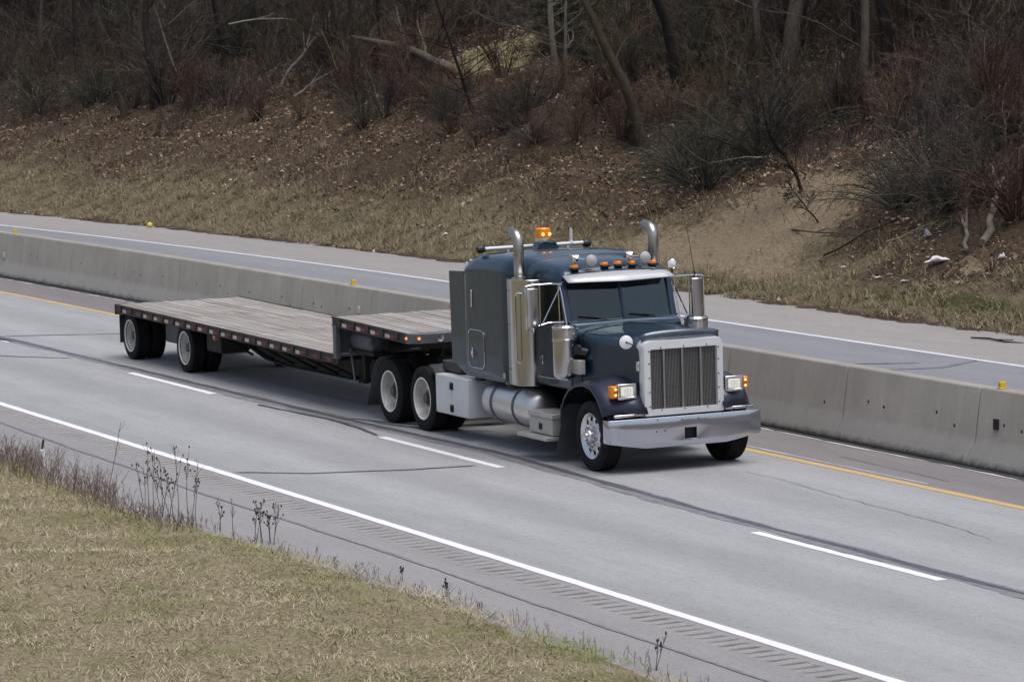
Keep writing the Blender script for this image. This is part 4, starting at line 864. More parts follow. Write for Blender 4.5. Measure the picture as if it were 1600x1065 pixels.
# frame: two fish-bellied beams, crossmembers, outriggers
for s in (-1,1):
    prf = [(-20.3,.84),(-9.3,.78),(-9.3,.42),(-10.2,.38),(-13.2,.36),(-14.2,.40),(-15.4,.62),(-20.3,.70)]
    m_ = MB(); m_.prism([(X_(x), z) for x, z in prf], 1, s*.50-.02, s*.50+.02)
    lowp = [(-20.3,.70),(-15.4,.62),(-14.2,.40),(-13.2,.36),(-10.2,.38),(-9.3,.42)]
    m_.loft([[(X_(x), s*.50-.09, z), (X_(x), s*.50+.09, z), (X_(x), s*.50+.09, z+.025), (X_(x), s*.50-.09, z+.025)] for x, z in lowp])
    m_.prism([(X_(-9.3),1.36),(X_(-6.2),1.30),(X_(-6.2),1.20),(X_(-7.8),1.10),(X_(-8.7),.95),(X_(-9.3),.45)], 1, s*.46-.02, s*.46+.02)
    m_.build('main_beam', DARKG, trailer)
m_ = MB(); x = -20.1
while x < -9.4: m_.box(X_(x)-.03, X_(x)+.03, -1.22, 1.22, zlow(x)-.15, zlow(x)-.045); x += .55
x = -9.0
while x < -6.3: m_.box(X_(x)-.03, X_(x)+.03, -1.22, 1.22, zup(x)-.15, zup(x)-.045); x += .5
m_.build('crossmember', DARK, trailer)
for x in (-15.0,-14.0,-13.0,-12.0,-11.0,-10.1):
    for s in (-1,1): m_ = MB(); m_.prism([(s*.52,.45),(s*1.15,zlow(x)-.16),(s*1.15,zlow(x)-.20),(s*.52,.40)], 0, X_(x)-.02, X_(x)+.02); m_.build('outrigger', DARKG, trailer)
m_ = MB(); m_.box(X_(-15.95),X_(-15.2),-1.05,-.62,.46,.80); m_.build('side_toolbox', DARKG, trailer, bevel=.02)
m_ = MB(); m_.lathe([(0,-.45),(.15,-.42),(.19,-.36),(.19,.36),(.15,.42),(0,.45)], (X_(-8.65),-.88,1.18), (1,0,0), 20); m_.build('air_tank', FRAMEG, trailer)
m_ = MB(); m_.box(X_(-9.08),X_(-8.15),-1.02,-.72,.96,1.02); m_.build('tank_bracket', DARKG, trailer)
for s in (-1,1):
    m_ = MB(); m_.box(X_(-8.92),X_(-8.80), s*.86-.06, s*.86+.06, .78, 1.30); m_.box(X_(-8.90),X_(-8.82), s*.86-.045, s*.86+.045, .50, .80); m_.box(X_(-8.98),X_(-8.74), s*.86-.11, s*.86+.11, .47, .50); lg = m_.build('landing_leg', DARKG, trailer, bevel=.008)
    m_ = MB(); m_.tube([(X_(-9.02), s*1.06, .98), (X_(-8.86), s*1.07, .52)], .018, 8); m_.lathe([(0,-.02),(.04,-.02),(.04,.02),(0,.02)], (X_(-9.02), s*1.06, .99), (0,s,0), 12); m_.build('crank_handle', FRAMEG, lg)
    m_ = MB(); m_.box(X_(-20.40),X_(-20.385), s*.62, s*1.20, .28, .82); m_.build('rear_mud_flap', FLAPM, trailer)
m_ = MB(); m_.box(X_(-20.46),X_(-20.42),-1.27,1.27,.82,1.02); rb_ = m_.build('rear_bumper', RAILM, trailer, bevel=.01)
for y in (-1.15,-1.0,1.0,1.15):
    m_ = MB(); m_.lathe([(0,.015),(.045,.01),(.05,-.005),(0,-.005)], (X_(-20.46), y, .91), (-1,0,0), 12); m_.build('tail_lamp', REDT, rb_)
m_ = MB()
for x in (-16.78,-19.85): m_.tube([(X_(x),-.95,.45),(X_(x),.95,.45)], .075, 10); m_.box(X_(x)-.5,X_(x)+.5,-.56,-.46,.52,.64); m_.box(X_(x)-.5,X_(x)+.5,.46,.56,.52,.64)
m_.build('axle', DARK, trailer)
m_ = MB(); m_.box(X_(-18.75),X_(-18.0),-.85,-.60,.40,.78); m_.lathe([(0,-.3),(.13,-.27),(.14,0),(.13,.27),(0,.3)], (X_(-18.4),-.62,.5), (1,0,0), 14); m_.build('air_reservoir', FRAMEG, trailer, bevel=.02)
tw = make_dual('trailer_wheel', .452, .295, HUBD, -1)
first = True
for x in (-16.78,-19.85):
    for s in (-1,1): place_wheel(tw, trailer, X_(x), s, .452, 1.055, first); first = False
# ------------------------------------------------------------------ vegetation helpers
ORD = ['first','second','third','fourth','fifth','sixth','seventh','eighth','ninth','tenth','eleventh','twelfth','thirteenth','fourteenth','fifteenth','sixteenth','seventeenth','eighteenth','nineteenth','twentieth']
ORD += ['twenty-'+o for o in ORD[:9]]+['thirtieth']+['thirty-'+o for o in ORD[:9]]
def bearing(X, Y):                     # how far right of the camera's axis a spot lies, in units of the half picture width
    v = Vector((X, Y, 0)); return (v.dot(R2)/v.dot(Fw))*5631.5/800
LANDMARKS = [(-.78,'the far left wood'),(-.55,'the stout dark left trunk'),(-.38,'the white dead branches'),(-.16,'the fallen log'),(.03,'the clearing'),(.20,'the pale slender stems'),(.38,'the leaning trunks'),(.60,'the thickest grey trunk'),(.80,'the close dark pair'),(9,'the right edge tangle')]
def in_clearing(X, Y):
    b_ = bearing(X, Y); t = math.hypot(X, Y); return (-.15 < b_ < .06 and 100 < t < 119) or (.185 < b_ < .275 and 109 < t < 119) or (.03 < b_ < .17 and 101.5 < t < 113)
def landmark(X, Y):
    b_ = bearing(X, Y); return next(n_ for lim, n_ in LANDMARKS if b_ < lim)
LATER = {}
def label_later(o, X, Y, head, what): LATER.setdefault((head, what, landmark(X, Y)), []).append((bearing(X, Y), o))
def write_labels():
    for (head, what, lm), lst in LATER.items():
        lst.sort(key=lambda t: t[0])
        for k, (_, o) in enumerate(lst):
            where = 'in' if lm.startswith('the far left') else ('below' if 'open bank' in what else 'behind')
            o['label'] = f"{head} {what} {where} {lm}" if len(lst) == 1 else f"{head} {what} {where} {lm}, {ORD[k]} from the left"

def island_mat(name, stops, rough=.9, patch=None, patch_scale=.8, spec=.2, band=None):
    m, n, l, b = new_mat(name); nt = m.node_tree
    geo = n.new('ShaderNodeNewGeometry'); c = ramp(nt, geo.outputs['Random Per Island'], stops)
    if patch:
        f = noise(nt, geo.outputs['Position'], patch_scale, 5, .65)
        rnd = math_n(nt, 'ADD', f, math_n(nt, 'MULTIPLY', math_n(nt, 'SUBTRACT', geo.outputs['Random Per Island'], .5), .22))
        if band:                         # a greener band of a given width along the road
            sx = n.new('ShaderNodeSeparateXYZ'); l.new(geo.outputs['Position'], sx.inputs[0]); q = math_n(nt, 'DIVIDE', math_n(nt, 'SUBTRACT', sx.outputs[1], band[0]), band[1])
            rnd = math_n(nt, 'ADD', rnd, math_n(nt, 'MULTIPLY', math_n(nt, 'POWER', 2.718, math_n(nt, 'MULTIPLY', math_n(nt, 'MULTIPLY', q, q), -1.0)), band[2]))
        for lo_, hi_, cc in patch: c = mixc(nt, ramp(nt, rnd, [(lo_, (0,0,0)), (hi_, (1,1,1))]), c, cc)
    l.new(c, b.inputs['Base Color']); b.inputs['Roughness'].default_value = rough; b.inputs['Specular IOR Level'].default_value = spec
    return m
def bark(name, lo, hi):
    m, n, l, b = new_mat(name); nt = m.node_tree; co = coords(nt)
    f = noise(nt, co, 7, 6, .7, (3,3,.45)); f1 = noise(nt, co, 1.3, 4, .6)
    c = ramp(nt, f, [(.28, lo), (.72, hi)]); c = mixc(nt, .5, c, ramp(nt, f1, [(.3, (.6,)*3), (.7, (1.25,)*3)]), 'MULTIPLY')
    l.new(c, b.inputs['Base Color']); b.inputs['Roughness'].default_value = .95; b.inputs['Specular IOR Level'].default_value = .15; bump(nt, f, b, .8, .03); return m
BARK = {'pale': bark('pale_bark', (.13,.115,.092), (.27,.245,.20)), 'grey': bark('grey_bark', (.048,.041,.035), (.13,.112,.092)),
        'dark': bark('dark_bark', (.012,.010,.010), (.040,.033,.029)), 'moss': bark('mossy_bark', (.026,.022,.014), (.075,.06,.04))}
TWIG = {'pale': bark('pale_twigs', (.10,.09,.075), (.19,.17,.14)), 'grey': bark('grey_twigs', (.035,.030,.028), (.10,.085,.074)),
        'dark': bark('dark_twigs', (.013,.011,.011), (.045,.036,.034)), 'moss': bark('mossy_twigs', (.032,.028,.018), (.085,.07,.048))}
def polyl(r, start, dirs, length, K, wob, curve):
    """start (M,3), dirs (M,3), length (M,) -> (M,K,3) wandering polylines; curve bends them up (+) or down (-)"""
    M_ = len(start); P = np.empty((M_, K, 3)); P[:, 0] = start; d = dirs/np.linalg.norm(dirs, axis=1, keepdims=True); st = (length/(K-1))[:, None]
    for k in range(1, K):
        d = d+r.normal(0, wob, (M_, 3)); d[:, 2] += curve; d /= np.linalg.norm(d, axis=1, keepdims=True)
        P[:, k] = P[:, k-1]+d*st
    return P
def along(P, i, t):
    K = P.shape[1]; x = t*(K-1); a = np.clip(x.astype(int), 0, K-2); f = (x-a)[:, None]
    p = P[i, a]*(1-f)+P[i, a+1]*f; return p, P[i, a+1]-P[i, a]
def children(r, P, n, t0, t1, spread, lfrac, K, wob, curve, L):
    M_ = len(P); i = np.repeat(np.arange(M_), n); t = r.uniform(t0, t1, len(i)); p, d = along(P, i, t)
    d = d/np.linalg.norm(d, axis=1, keepdims=True); rnd = r.normal(0, 1, d.shape); rnd -= d*(rnd*d).sum(1, keepdims=True); rnd /= np.linalg.norm(rnd, axis=1, keepdims=True)
    ang = r.uniform(spread*.6, spread*1.3, len(i))[:, None]; dd = d*np.cos(ang)+rnd*np.sin(ang)
    ll = L[i]*lfrac*r.uniform(.5, 1.15, len(i))*(1-.45*t); return polyl(r, p, dd, ll, K, wob, curve), ll
def join(parts):
    V, Q, b = [], [], 0
    for v, q in parts: V.append(v); Q.append(q+b); b += len(v)
    return np.concatenate(V), np.concatenate(Q)
def taper(P, r0, r1): 
    K = P.shape[1]; t = np.linspace(0, 1, K)[None]; r0 = np.broadcast_to(np.asarray(r0, float), (len(P),))[:, None]; return r0*(1-t)+r1*t*np.ones_like(r0)
def tree_arrays(seed, h=12., r0=.15, low=.08, n1=22, wob=.035, tw=1., lf=.33):
    r = np.random.default_rng(seed)
    tr = polyl(r, np.zeros((1,3)), np.array([[0,0,1.]]), np.array([h]), 16, wob, .06)
    R = (r0*(1-np.linspace(0, 1, 16))**.8*.92+.012)[None]; R[0, 0] *= 1.25
    trunk = tubes_np(tr, R, 10)
    L1, l1 = children(r, tr, n1, low, .95, 1.05, lf, 8, .16, .05, np.array([h]))
    L2, l2 = children(r, L1, 6, .2, .95, .8, .5, 6, .17, .03, l1)
    L3, l3 = children(r, L2, 5, .15, 1., .75, .55, 4, .2, .02, l2)
    b1 = (l1*.0105).clip(.008, .06)*(.6+r0*2.5)
    crown = join([tubes_np(L1, taper(L1, b1, .006), 5), tubes_np(L2, taper(L2, (l2*.009).clip(.005, .02)*tw, .0035*tw), 4), tubes_np(L3, taper(L3, .005*tw, .002*tw), 3)])
    return trunk, crown
VAR = []
for k, (h, low, n1) in enumerate(((12.5,.10,24),(11,.06,26),(13.5,.2,22),(10,.05,28),(12,.12,24))):
    t_, c_ = tree_arrays(100+k, h, .15, low, n1, .03+.012*(k % 3)); VAR.append((t_, c_, h))
_meshes = {}
def make_tree(name, X, Y, r, lean, tone, label, group=None, var=0, rot=0., hs=1.):
    t_, c_, h = VAR[var]; key = (var, tone)
    if key not in _meshes: _meshes[key] = (mesh_np('trunk', *t_, BARK[tone], smooth=True, link=False), mesh_np('crown', *c_, TWIG[tone], link=False))
    tm, cm = _meshes[key]; z = float(hgt(X, Y))-.08
    root = thing(name, label, 'tree', (X, Y, z), rot, group); hs = hs*.72
    s = r/.15; 
    for nm, me, sc in (('trunk', tm, (s, s, hs)), ('crown', cm, (1, 1, hs))):
        o = bpy.data.objects.new(nm, me); C.objects.link(o); o.parent = root; o.scale = sc
    # lean across the picture about the base
    rightv = np.array([.4198, .9072]); axis = Vector((-rightv[1], rightv[0], 0)); root.rotation_mode = 'QUATERNION'
    from mathutils import Quaternion
    root.rotation_quaternion = Quaternion(axis, math.atan(lean)) @ Quaternion((0,0,1), rot)
    return root
TREES = [((-94.52,45.13,.102,-.083,'pale',0,1.0), 'pale slender bare tree above the truck roof, thicker of the two close pale stems'),
 ((-93.75,45.0,.055,.022,'pale',3,.8), 'thin pale bare stem standing just beside the thicker pale slender tree above the truck roof'),
 ((-87.29,44.24,.165,-.129,'moss',2,1.0), 'grey-brown bare tree leaning left, its foot low on the bank behind the right exhaust stack'),
 ((-88.49,45.96,.159,-.143,'dark',2,1.0), 'dark brown bare trunk leaning left on the crest, just right of the leaning grey-brown tree'),
 ((-89.22,48.87,.099,-.042,'pale',0,1.0), 'straight pale bare trunk on the crest, just left of the thickest grey trunk'),
 ((-87.17,48.58,.247,.029,'grey',2,1.0), 'thickest grey bare trunk on the wooded crest, above the drooping dark thicket'),
 ((-78.48,45.98,.128,-.029,'grey',4,1.0), 'straight grey trunk rising out of the tan brush on the upper bank at right'),
 ((-81.41,48.53,.184,0,'dark',2,1.0), 'thick dark trunk in the upper right wood, left one of a close dark pair'),
 ((-80.89,48.96,.166,.042,'dark',4,1.0), 'thick dark trunk in the upper right wood, right one of a close dark pair'),
 ((-79.79,49.6,.099,-.038,'grey',0,1.0), 'medium grey bare trunk near the upper right corner beside a thin pale one'),
 ((-79.42,50.05,.058,-.027,'pale',1,.9), 'thin pale trunk near the upper right corner beside a medium grey one'),
 ((-120.34,41.77,.169,.006,'dark',2,1.0), 'stout dark trunk in the left wood with its base on the red leaf litter'),
 ((-120.94,43.07,.045,-.345,'pale',1,.7), 'thin pale sapling leaning left across the stout dark trunk in the left wood'),
 ((-122.09,45.07,.126,-.054,'dark',4,1.0), 'dark straight trunk between the stout left trunk and the white dead branches'),
 ((-96.72,43.4,.056,-.266,'dark',3,.8), 'thin dark crooked tree leaning left beside the root end of the fallen log'),
 ((-111.04,44.9,.095,-.016,'moss',1,1.0), 'mossy brown trunk, thickest of the clump behind the white dead branches'),
 ((-111.46,44.75,.053,-.059,'moss',3,.9), 'thin mossy stem on the left side of the mossy clump'),
 ((-110.93,45.17,.053,.067,'moss',3,.9), 'thin mossy stem on the right side of the mossy clump'),
 ((-110.32,46.22,.095,.02,'dark',4,1.0), 'dark trunk behind the fallen log, left of two'),
 ((-110.13,47.44,.127,.038,'dark',0,1.0), 'dark trunk behind the fallen log, right of two'),
 ((-88.04,50.8,.063,-.029,'grey',1,1.0), 'thin grey trunk far back between the thickest grey trunk and the straight grey one'),
 ((-133.54,43.21,.099,-.017,'dark',4,1.0), 'dark bare tree in the far left wood, right one of two at the left edge'),
 ((-136.93,42.74,.076,.055,'grey',1,1.0), 'grey bare tree in the far left wood, nearest the left edge of the picture'),
 ((-92.5,49.08,.074,-.083,'dark',0,1.0), 'thin dark trunk on the crest between the leaning dark trunk and the pale one'),
 ((-122.22,47.52,.081,-.043,'grey',3,1.0), 'grey trunk deep in the wood behind the long white dead branch')]
for k, ((X, Y, r, lean, tone, var, hsc), lab) in enumerate(TREES): make_tree('bare_tree', X, Y, r, lean, tone, lab, 'bare trees on the wooded bank', var, k*1.3, hsc)
r = np.random.default_rng(5); placed = [(t[0][0], t[0][1]) for t in TREES]; cnt = 0
while cnt < 105:
    X = r.uniform(-175, -62); Y = r.uniform(50.5, 66)+float(bend(X)); d = Y-36.75-float(bend(X))
    if min(math.hypot(X-a, Y-b_) for a, b_ in placed) < 1.6: continue
    if in_clearing(X, Y) or (-.16 < bearing(X, Y) < .27 and r.random() < .85): continue          # the clearing and the sky above it stay open
    if abs(bearing(X, Y)) > 1.08: continue
    placed.append((X, Y)); cnt += 1; tn = ['dark','grey','dark','dark','moss'][cnt % 5]
    o = make_tree('bare_tree', X, Y, r.uniform(.06, .17), r.normal(0, .05), tn, 'x', 'bare trees deep in the wood', int(r.integers(0, 5)), r.uniform(0, 6.28), r.uniform(.75, 1.05))
    label_later(o, X, Y, {'dark':'dark','grey':'grey','moss':'mossy'}[tn], 'bare tree far back')

# evergreens
NEED = island_mat('evergreen_needles', [(0, (.010,.016,.008)), (.6, (.022,.034,.014)), (1, (.045,.058,.022))])
def evergreen_arrays(seed, h, w):
    r = np.random.default_rng(seed); tr = polyl(r, np.zeros((1,3)), np.array([[0,0,1.]]), np.array([h]), 8, .01, .05)
    nb = 150; t = r.uniform(.02, .97, nb); z = t*h; a = r.uniform(0, 6.283, nb); L = w*(1-t)**.75*r.uniform(.7, 1.1, nb)+.15
    B = polyl(r, np.stack([0*z, 0*z, z], 1), np.stack([np.cos(a), np.sin(a), .1+0*a], 1), L, 6, .07, -.06)
    n = 34; i = np.repeat(np.arange(nb), n); tt = r.uniform(.15, 1, len(i)); p, d = along(B, i, tt); d /= np.linalg.norm(d, axis=1, keepdims=True)
    u = d+r.normal(0, .5, d.shape); u[:, 2] -= .25; u /= np.linalg.norm(u, axis=1, keepdims=True); v = np.cross(u, r.normal(0, 1, u.shape)); v /= np.linalg.norm(v, axis=1, keepdims=True)
    ln = r.uniform(.12, .26, len(i))[:, None]; wd = r.uniform(.02, .045, len(i))[:, None]; p = p+r.normal(0, .05, p.shape)
    V = np.stack([p-v*wd, p+v*wd, p+u*ln+v*wd*.3, p+u*ln-v*wd*.3], 1).reshape(-1, 3); Q = np.arange(len(V)).reshape(-1, 4)
    return join([tubes_np(tr, taper(tr, .10, .02), 8), tubes_np(B, taper(B, .018, .005), 3)]), (V, Q)
EV = [evergreen_arrays(1, 6.5, 2.3), evergreen_arrays(2, 5.0, 1.9), evergreen_arrays(3, 8.0, 2.6)]; _ev = {}
def make_evergreen(X, Y, var, s, rot, label, group):
    if var not in _ev: _ev[var] = (mesh_np('trunk', *EV[var][0], BARK['dark'], link=False), mesh_np('crown', *EV[var][1], NEED, link=False))
    root = thing('evergreen_tree', label or 'x', 'evergreen tree', (X, Y, float(hgt(X, Y))-.15), rot, group); root.scale = (s,)*3
    for nm, me in zip(('trunk', 'crown'), _ev[var]): o = bpy.data.objects.new(nm, me); C.objects.link(o); o.parent = root
    if not label: label_later(root, X, Y, 'dark', 'evergreen at the back')
make_evergreen(-101.3, 48.5, 0, .62, .3, 'broad dark green evergreen behind the pale slender trees, larger of the two', 'evergreens on the crest')
make_evergreen(-99.6, 49.3, 1, .66, 2., 'dark green evergreen just right of the broad one behind the pale trees', 'evergreens on the crest')
make_evergreen(-97.3, 49.2, 1, .38, 1., 'low rounded green evergreen bush between the two leaning trunks', 'evergreens on the crest')
for k, (X, Y, v, s) in enumerate(((-92,54.6,0,1),(-88.6,55.5,2,.9),(-85.5,54.2,0,.9),(-82.8,55.6,2,1),(-79.8,55,0,1.1),(-95.8,56.6,2,.9),(-76.5,53.6,0,.9),(-138,57,2,1),(-146,56,0,1.1),(-132,58,2,.9),(-153,54,2,1),(-141.5,53,0,.8),(-99,60,2,1))):
    make_evergreen(X, Y+float(bend(X)), v, s, k*1.7, None, 'evergreens at the back of the wood')

# bushes
def bush_arrays(seed, h, n, spread, curve, subs, fine, wob=.1):
    r = np.random.default_rng(seed); a = r.uniform(0, 6.283, n); s = np.abs(r.normal(0, spread, n))
    st = np.stack([np.cos(a)*.25*r.random(n), np.sin(a)*.25*r.random(n), 0*a], 1); L = h*r.uniform(.55, 1.1, n)
    P = polyl(r, st, np.stack([np.cos(a)*s, np.sin(a)*s, 1+0*a], 1), L, 8, wob, curve)
    C1, l1 = children(r, P, subs, .2, 1, .6, .5, 6, wob*1.3, curve*.8, L); C2, l2 = children(r, C1, fine, .1, 1, .6, .5, 4, wob*1.5, curve*.6, l1)
    return join([tubes_np(P, taper(P, .012+.004*h, .004), 4), tubes_np(C1, taper(C1, .007, .003), 3), tubes_np(C2, taper(C2, .004, .002), 3)])
BM = {'red': island_mat('reddish_twigs', [(0, (.022,.013,.011)), (.5, (.066,.039,.030)), (1, (.135,.088,.066))]),
      'tan': island_mat('tan_twigs', [(0, (.045,.032,.022)), (.5, (.12,.088,.058)), (1, (.22,.17,.115))]),
      'green': island_mat('grey_green_twigs', [(0, (.014,.014,.011)), (.5, (.042,.043,.032)), (1, (.12,.116,.092))]),
      'violet': island_mat('violet_grey_twigs', [(0, (.018,.014,.015)), (.5, (.055,.043,.042)), (1, (.15,.122,.112))])}
BV = {'up': [bush_arrays(31, 2.0, 26, .35, .02, 6, 5), bush_arrays(32, 1.7, 30, .5, .0, 6, 5), bush_arrays(35, 2.4, 22, .3, .03, 6, 5)], 'droop': [bush_arrays(33, 2.6, 42, .7, -.12, 8, 6, .07), bush_arrays(34, 2.2, 46, .9, -.14, 8, 6, .07)]}
_bm = {}
def make_bush(X, Y, kind, var, tone, s, rot, label, group):
    key = (kind, var, tone)
    if key not in _bm: _bm[key] = mesh_np('bush', *BV[kind][var], BM[tone], link=False)
    o = bpy.data.objects.new('bush', _bm[key]); C.objects.link(o); o.location = (X, Y, float(hgt(X, Y))-.06); o.rotation_euler = (0,0,rot)
    o.scale = (s, s, s*.9) if not isinstance(s, tuple) else s; return tag(o, label, 'bush', group)
G1 = 'leafless bushes on the bank'
HB = [(-79.3,41.9,'droop',0,'green',1.0,'low drooping grey-green thicket left of the sandy bank, front clump'), (-81.4,42.6,'droop',1,'green',1.0,'drooping grey-green thicket left of the sandy bank, left clump'),
 (-79.2,43.4,'droop',0,'green',1.15,'drooping grey-green thicket left of the sandy bank, rear clump behind the pale stick'), (-69.1,41.3,'droop',1,'green',1.0,'dark grey-green arching bush on the lower right bank above the pale logs, left clump'),
 (-67.4,41.5,'droop',0,'violet',1.05,'dark tangled bush on the lower right bank whose stems meet the pale logs'), (-66.0,41.6,'droop',1,'green',1.1,'dark tangled bush right of the pale logs, upper one'),
 (-64.2,41.2,'droop',0,'red',1.0,'reddish tangled bush at the right edge of the bank, above the roadside one'), (-62.6,39.6,'up',1,'tan',.42,'small tan bush by the road at the right edge'),
 (-90.5,42.4,'droop',1,'violet',.55,'violet-grey low bush on the bank right behind the amber beacon'), (-93.4,42.9,'droop',0,'violet',.60,'violet-grey bush left of the pale slender trees, front one'),
 (-98.7,45.0,'up',1,'red',.5,'reddish upright bush below the clearing'), (-89.0,43.0,'up',0,'tan',.75,'russet upright bush at the foot of the leaning grey-brown tree'),
 (-88.0,43.9,'up',2,'red',.7,'reddish bush behind the foot of the leaning grey-brown tree'), (-87.8,45.2,'up',1,'tan',.85,'russet bush around the foot of the leaning dark trunk'),
 (-105,44.5,'up',0,'red',.95,'reddish bush under the fallen log'), (-106.9,44.0,'up',1,'red',.9,'reddish bush left of the fallen log, among white branches'),
 (-108.2,42.5,'up',2,'tan',.6,'small brown bush below the white dead branches'), (-111.5,42.2,'up',0,'red',.65,'small reddish bush left of the white dead branches'),
 (-118.2,42.4,'up',1,'violet',.55,'violet-grey low bush right of the stout left trunk'), (-125.7,41.4,'droop',0,'green',.75,'drooping olive bush in the left wood beside the mossy stump'),
 (-130.2,40.6,'droop',1,'green',.85,'drooping olive bush in the left wood, farthest left'), (-68.9,42.9,'up',1,'violet',.95,'violet-grey upright bush on the right bank above the tangled ones'),
 (-75.9,45.4,'up',0,'tan',.9,'tan bush with sweeping twigs on the upper right bank'), (-78.8,45.3,'up',2,'red',.8,'reddish bush below the straight grey trunk'),
 (-82.7,46.0,'up',1,'tan',.8,'tan bush below the thickest grey trunk'), (-87.6,46.8,'up',0,'tan',.9,'tan bush right of the leaning dark trunk on the crest'),
 (-99.5,43.7,'up',2,'tan',.6,'brown bush under the root end of the fallen log'), (-100.2,44.8,'up',0,'red',.5,'reddish bush right of the root end of the fallen log'),
 (-68.5,44.0,'up',1,'red',1.0,'reddish upright bush near the right edge, upper one'), (-108.9,44.3,'up',1,'violet',.9,'violet-grey bush in front of the mossy clump'),
 (-105.8,45.8,'up',2,'red',1.0,'tall reddish bush behind the fallen log'), (-72.5,44.2,'up',0,'violet',.9,'violet-grey bush in the middle of the upper right bank'),
 (-73.8,46.0,'up',1,'violet',1.0,'violet-grey tall bush behind the tan one on the upper right bank'), (-96.5,42.6,'up',1,'red',.55,'low reddish bush at the foot of the thin crooked tree')]
for k, (X, Y, kd, v, tone, s, lab) in enumerate(HB): make_bush(X, Y, kd, v, tone, s, k*1.1, lab, G1)
r = np.random.default_rng(8)
for k in range(330):
    X = r.uniform(-165, -62); d = r.uniform(8.0, 19) if k < 230 else r.uniform(16, 28); Y = 36.75+d+float(bend(X))
    if in_clearing(X, Y): continue
    kd = 'up' if r.random() < .75 else 'droop'
    if abs(bearing(X, Y)) > 1.06: continue
    tn = ['red','tan','violet','red','green'][k % 5] if X > -112 else ['violet','green','violet','red'][k % 4]
    o = make_bush(X, Y, kd, int(r.integers(0, len(BV[kd]))), tn, r.uniform(.6, 1.2), r.uniform(0, 6.28), 'x', 'leafless bushes in the wood')
    label_later(o, X, Y, {'red':'reddish','tan':'tan','violet':'violet-grey','green':'grey-green'}[tn]+(' upright' if kd == 'up' else ' arching'), 'bush')

r = np.random.default_rng(18); G2 = 'bushes low on the bank'
for k in range(70):                     # brush coming down the slope on the right half and behind the truck
    X = r.uniform(-104, -62); d = r.uniform(6.2, 10.5); Y = 36.75+d+float(bend(X))
    if -79 < X < -69.5 and d < 8.5: continue
    tn = ['red','tan','violet','green','red','tan'][k % 6]; kd = 'up' if k % 3 else 'droop'
    o = make_bush(X, Y, kd, int(r.integers(0, len(BV[kd]))), tn, r.uniform(.45, .85), r.uniform(0, 6.28), 'x', G2)
    label_later(o, X, Y, 'low '+{'red':'reddish','tan':'tan','violet':'violet-grey','green':'grey-green'}[tn], 'bush on the open bank')
# undergrowth: uncountable twigs
UND = island_mat('undergrowth_twigs', [(0, (.012,.009,.008)), (.4, (.040,.029,.024)), (.75, (.085,.063,.049)), (.93, (.17,.135,.105)), (1, (.32,.28,.23))])
r = np.random.default_rng(9); N_ = 46000
X = r.uniform(-170, -56, N_); d = 7.2+np.abs(r.normal(0, 1, N_))*7.5+.9*np.sin(X*.5)+np.where(X > -74, -1.8, 0)+np.where((X > -112) & (X < -99), .8, 0)
d = np.where(r.random(N_) < .06, r.uniform(3.5, 8, N_), d); Y = 36.75+d+bend(X); keep = (np.sin(X*1.7+Y*.9)+np.sin(X*.6-Y*1.9)+r.normal(0, .8, N_)) > -.9; keep &= ~(np.array([in_clearing(a, b_) for a, b_ in zip(X, Y)]) & (r.random(N_) < .93))
X, Y, d = X[keep], Y[keep], d[keep]; n_ = len(X); a = r.uniform(0, 6.283, n_); s = np.abs(r.normal(0, .75, n_)); L = r.uniform(.35, 1.5, n_)*np.where(d < 8, .6, 1)*np.where(d > 11, 1.5, 1)
P = polyl(r, np.stack([X, Y, hgt(X, Y)-.05], 1), np.stack([np.cos(a)*s, np.sin(a)*s, 1+0*a], 1), L, 5, .16, -.03)
S, l2 = children(r, P, 2, .3, 1, .7, .5, 4, .2, -.02, L)
tag(mesh_np('undergrowth', *join([tubes_np(P, taper(P, .007, .003), 3), tubes_np(S, taper(S, .0045, .002), 3)]), UND), kind='stuff')
# wood beyond, one mass
FARW = island_mat('far_wood', [(0, (.008,.007,.007)), (.6, (.022,.018,.018)), (1, (.055,.045,.042))])
N_ = 700; X = r.uniform(-260, -55, N_); Y = r.uniform(58, 110, N_)+bend(np.maximum(X, -200)); ok = np.array([not (-.17 < bearing(a, b_) < .28) for a, b_ in zip(X, Y)]); X, Y = X[ok], Y[ok]; n_ = len(X); h = r.uniform(7, 12, n_)
T = polyl(r, np.stack([X, Y, hgt(X, Y)-.2], 1), np.tile([0,0,1.], (n_,1)), h, 8, .04, .05)
B, lb = children(r, T, 12, .08, 1, 1., .3, 6, .16, .04, h); B2, lb2 = children(r, B, 6, .2, 1, .8, .5, 4, .2, .02, lb)
tag(mesh_np('far_woods', *join([tubes_np(T, taper(T, r.uniform(.06, .2, n_), .03), 6), tubes_np(B, taper(B, .02, .006), 3), tubes_np(B2, taper(B2, .008, .004), 3)]), FARW), kind='stuff')

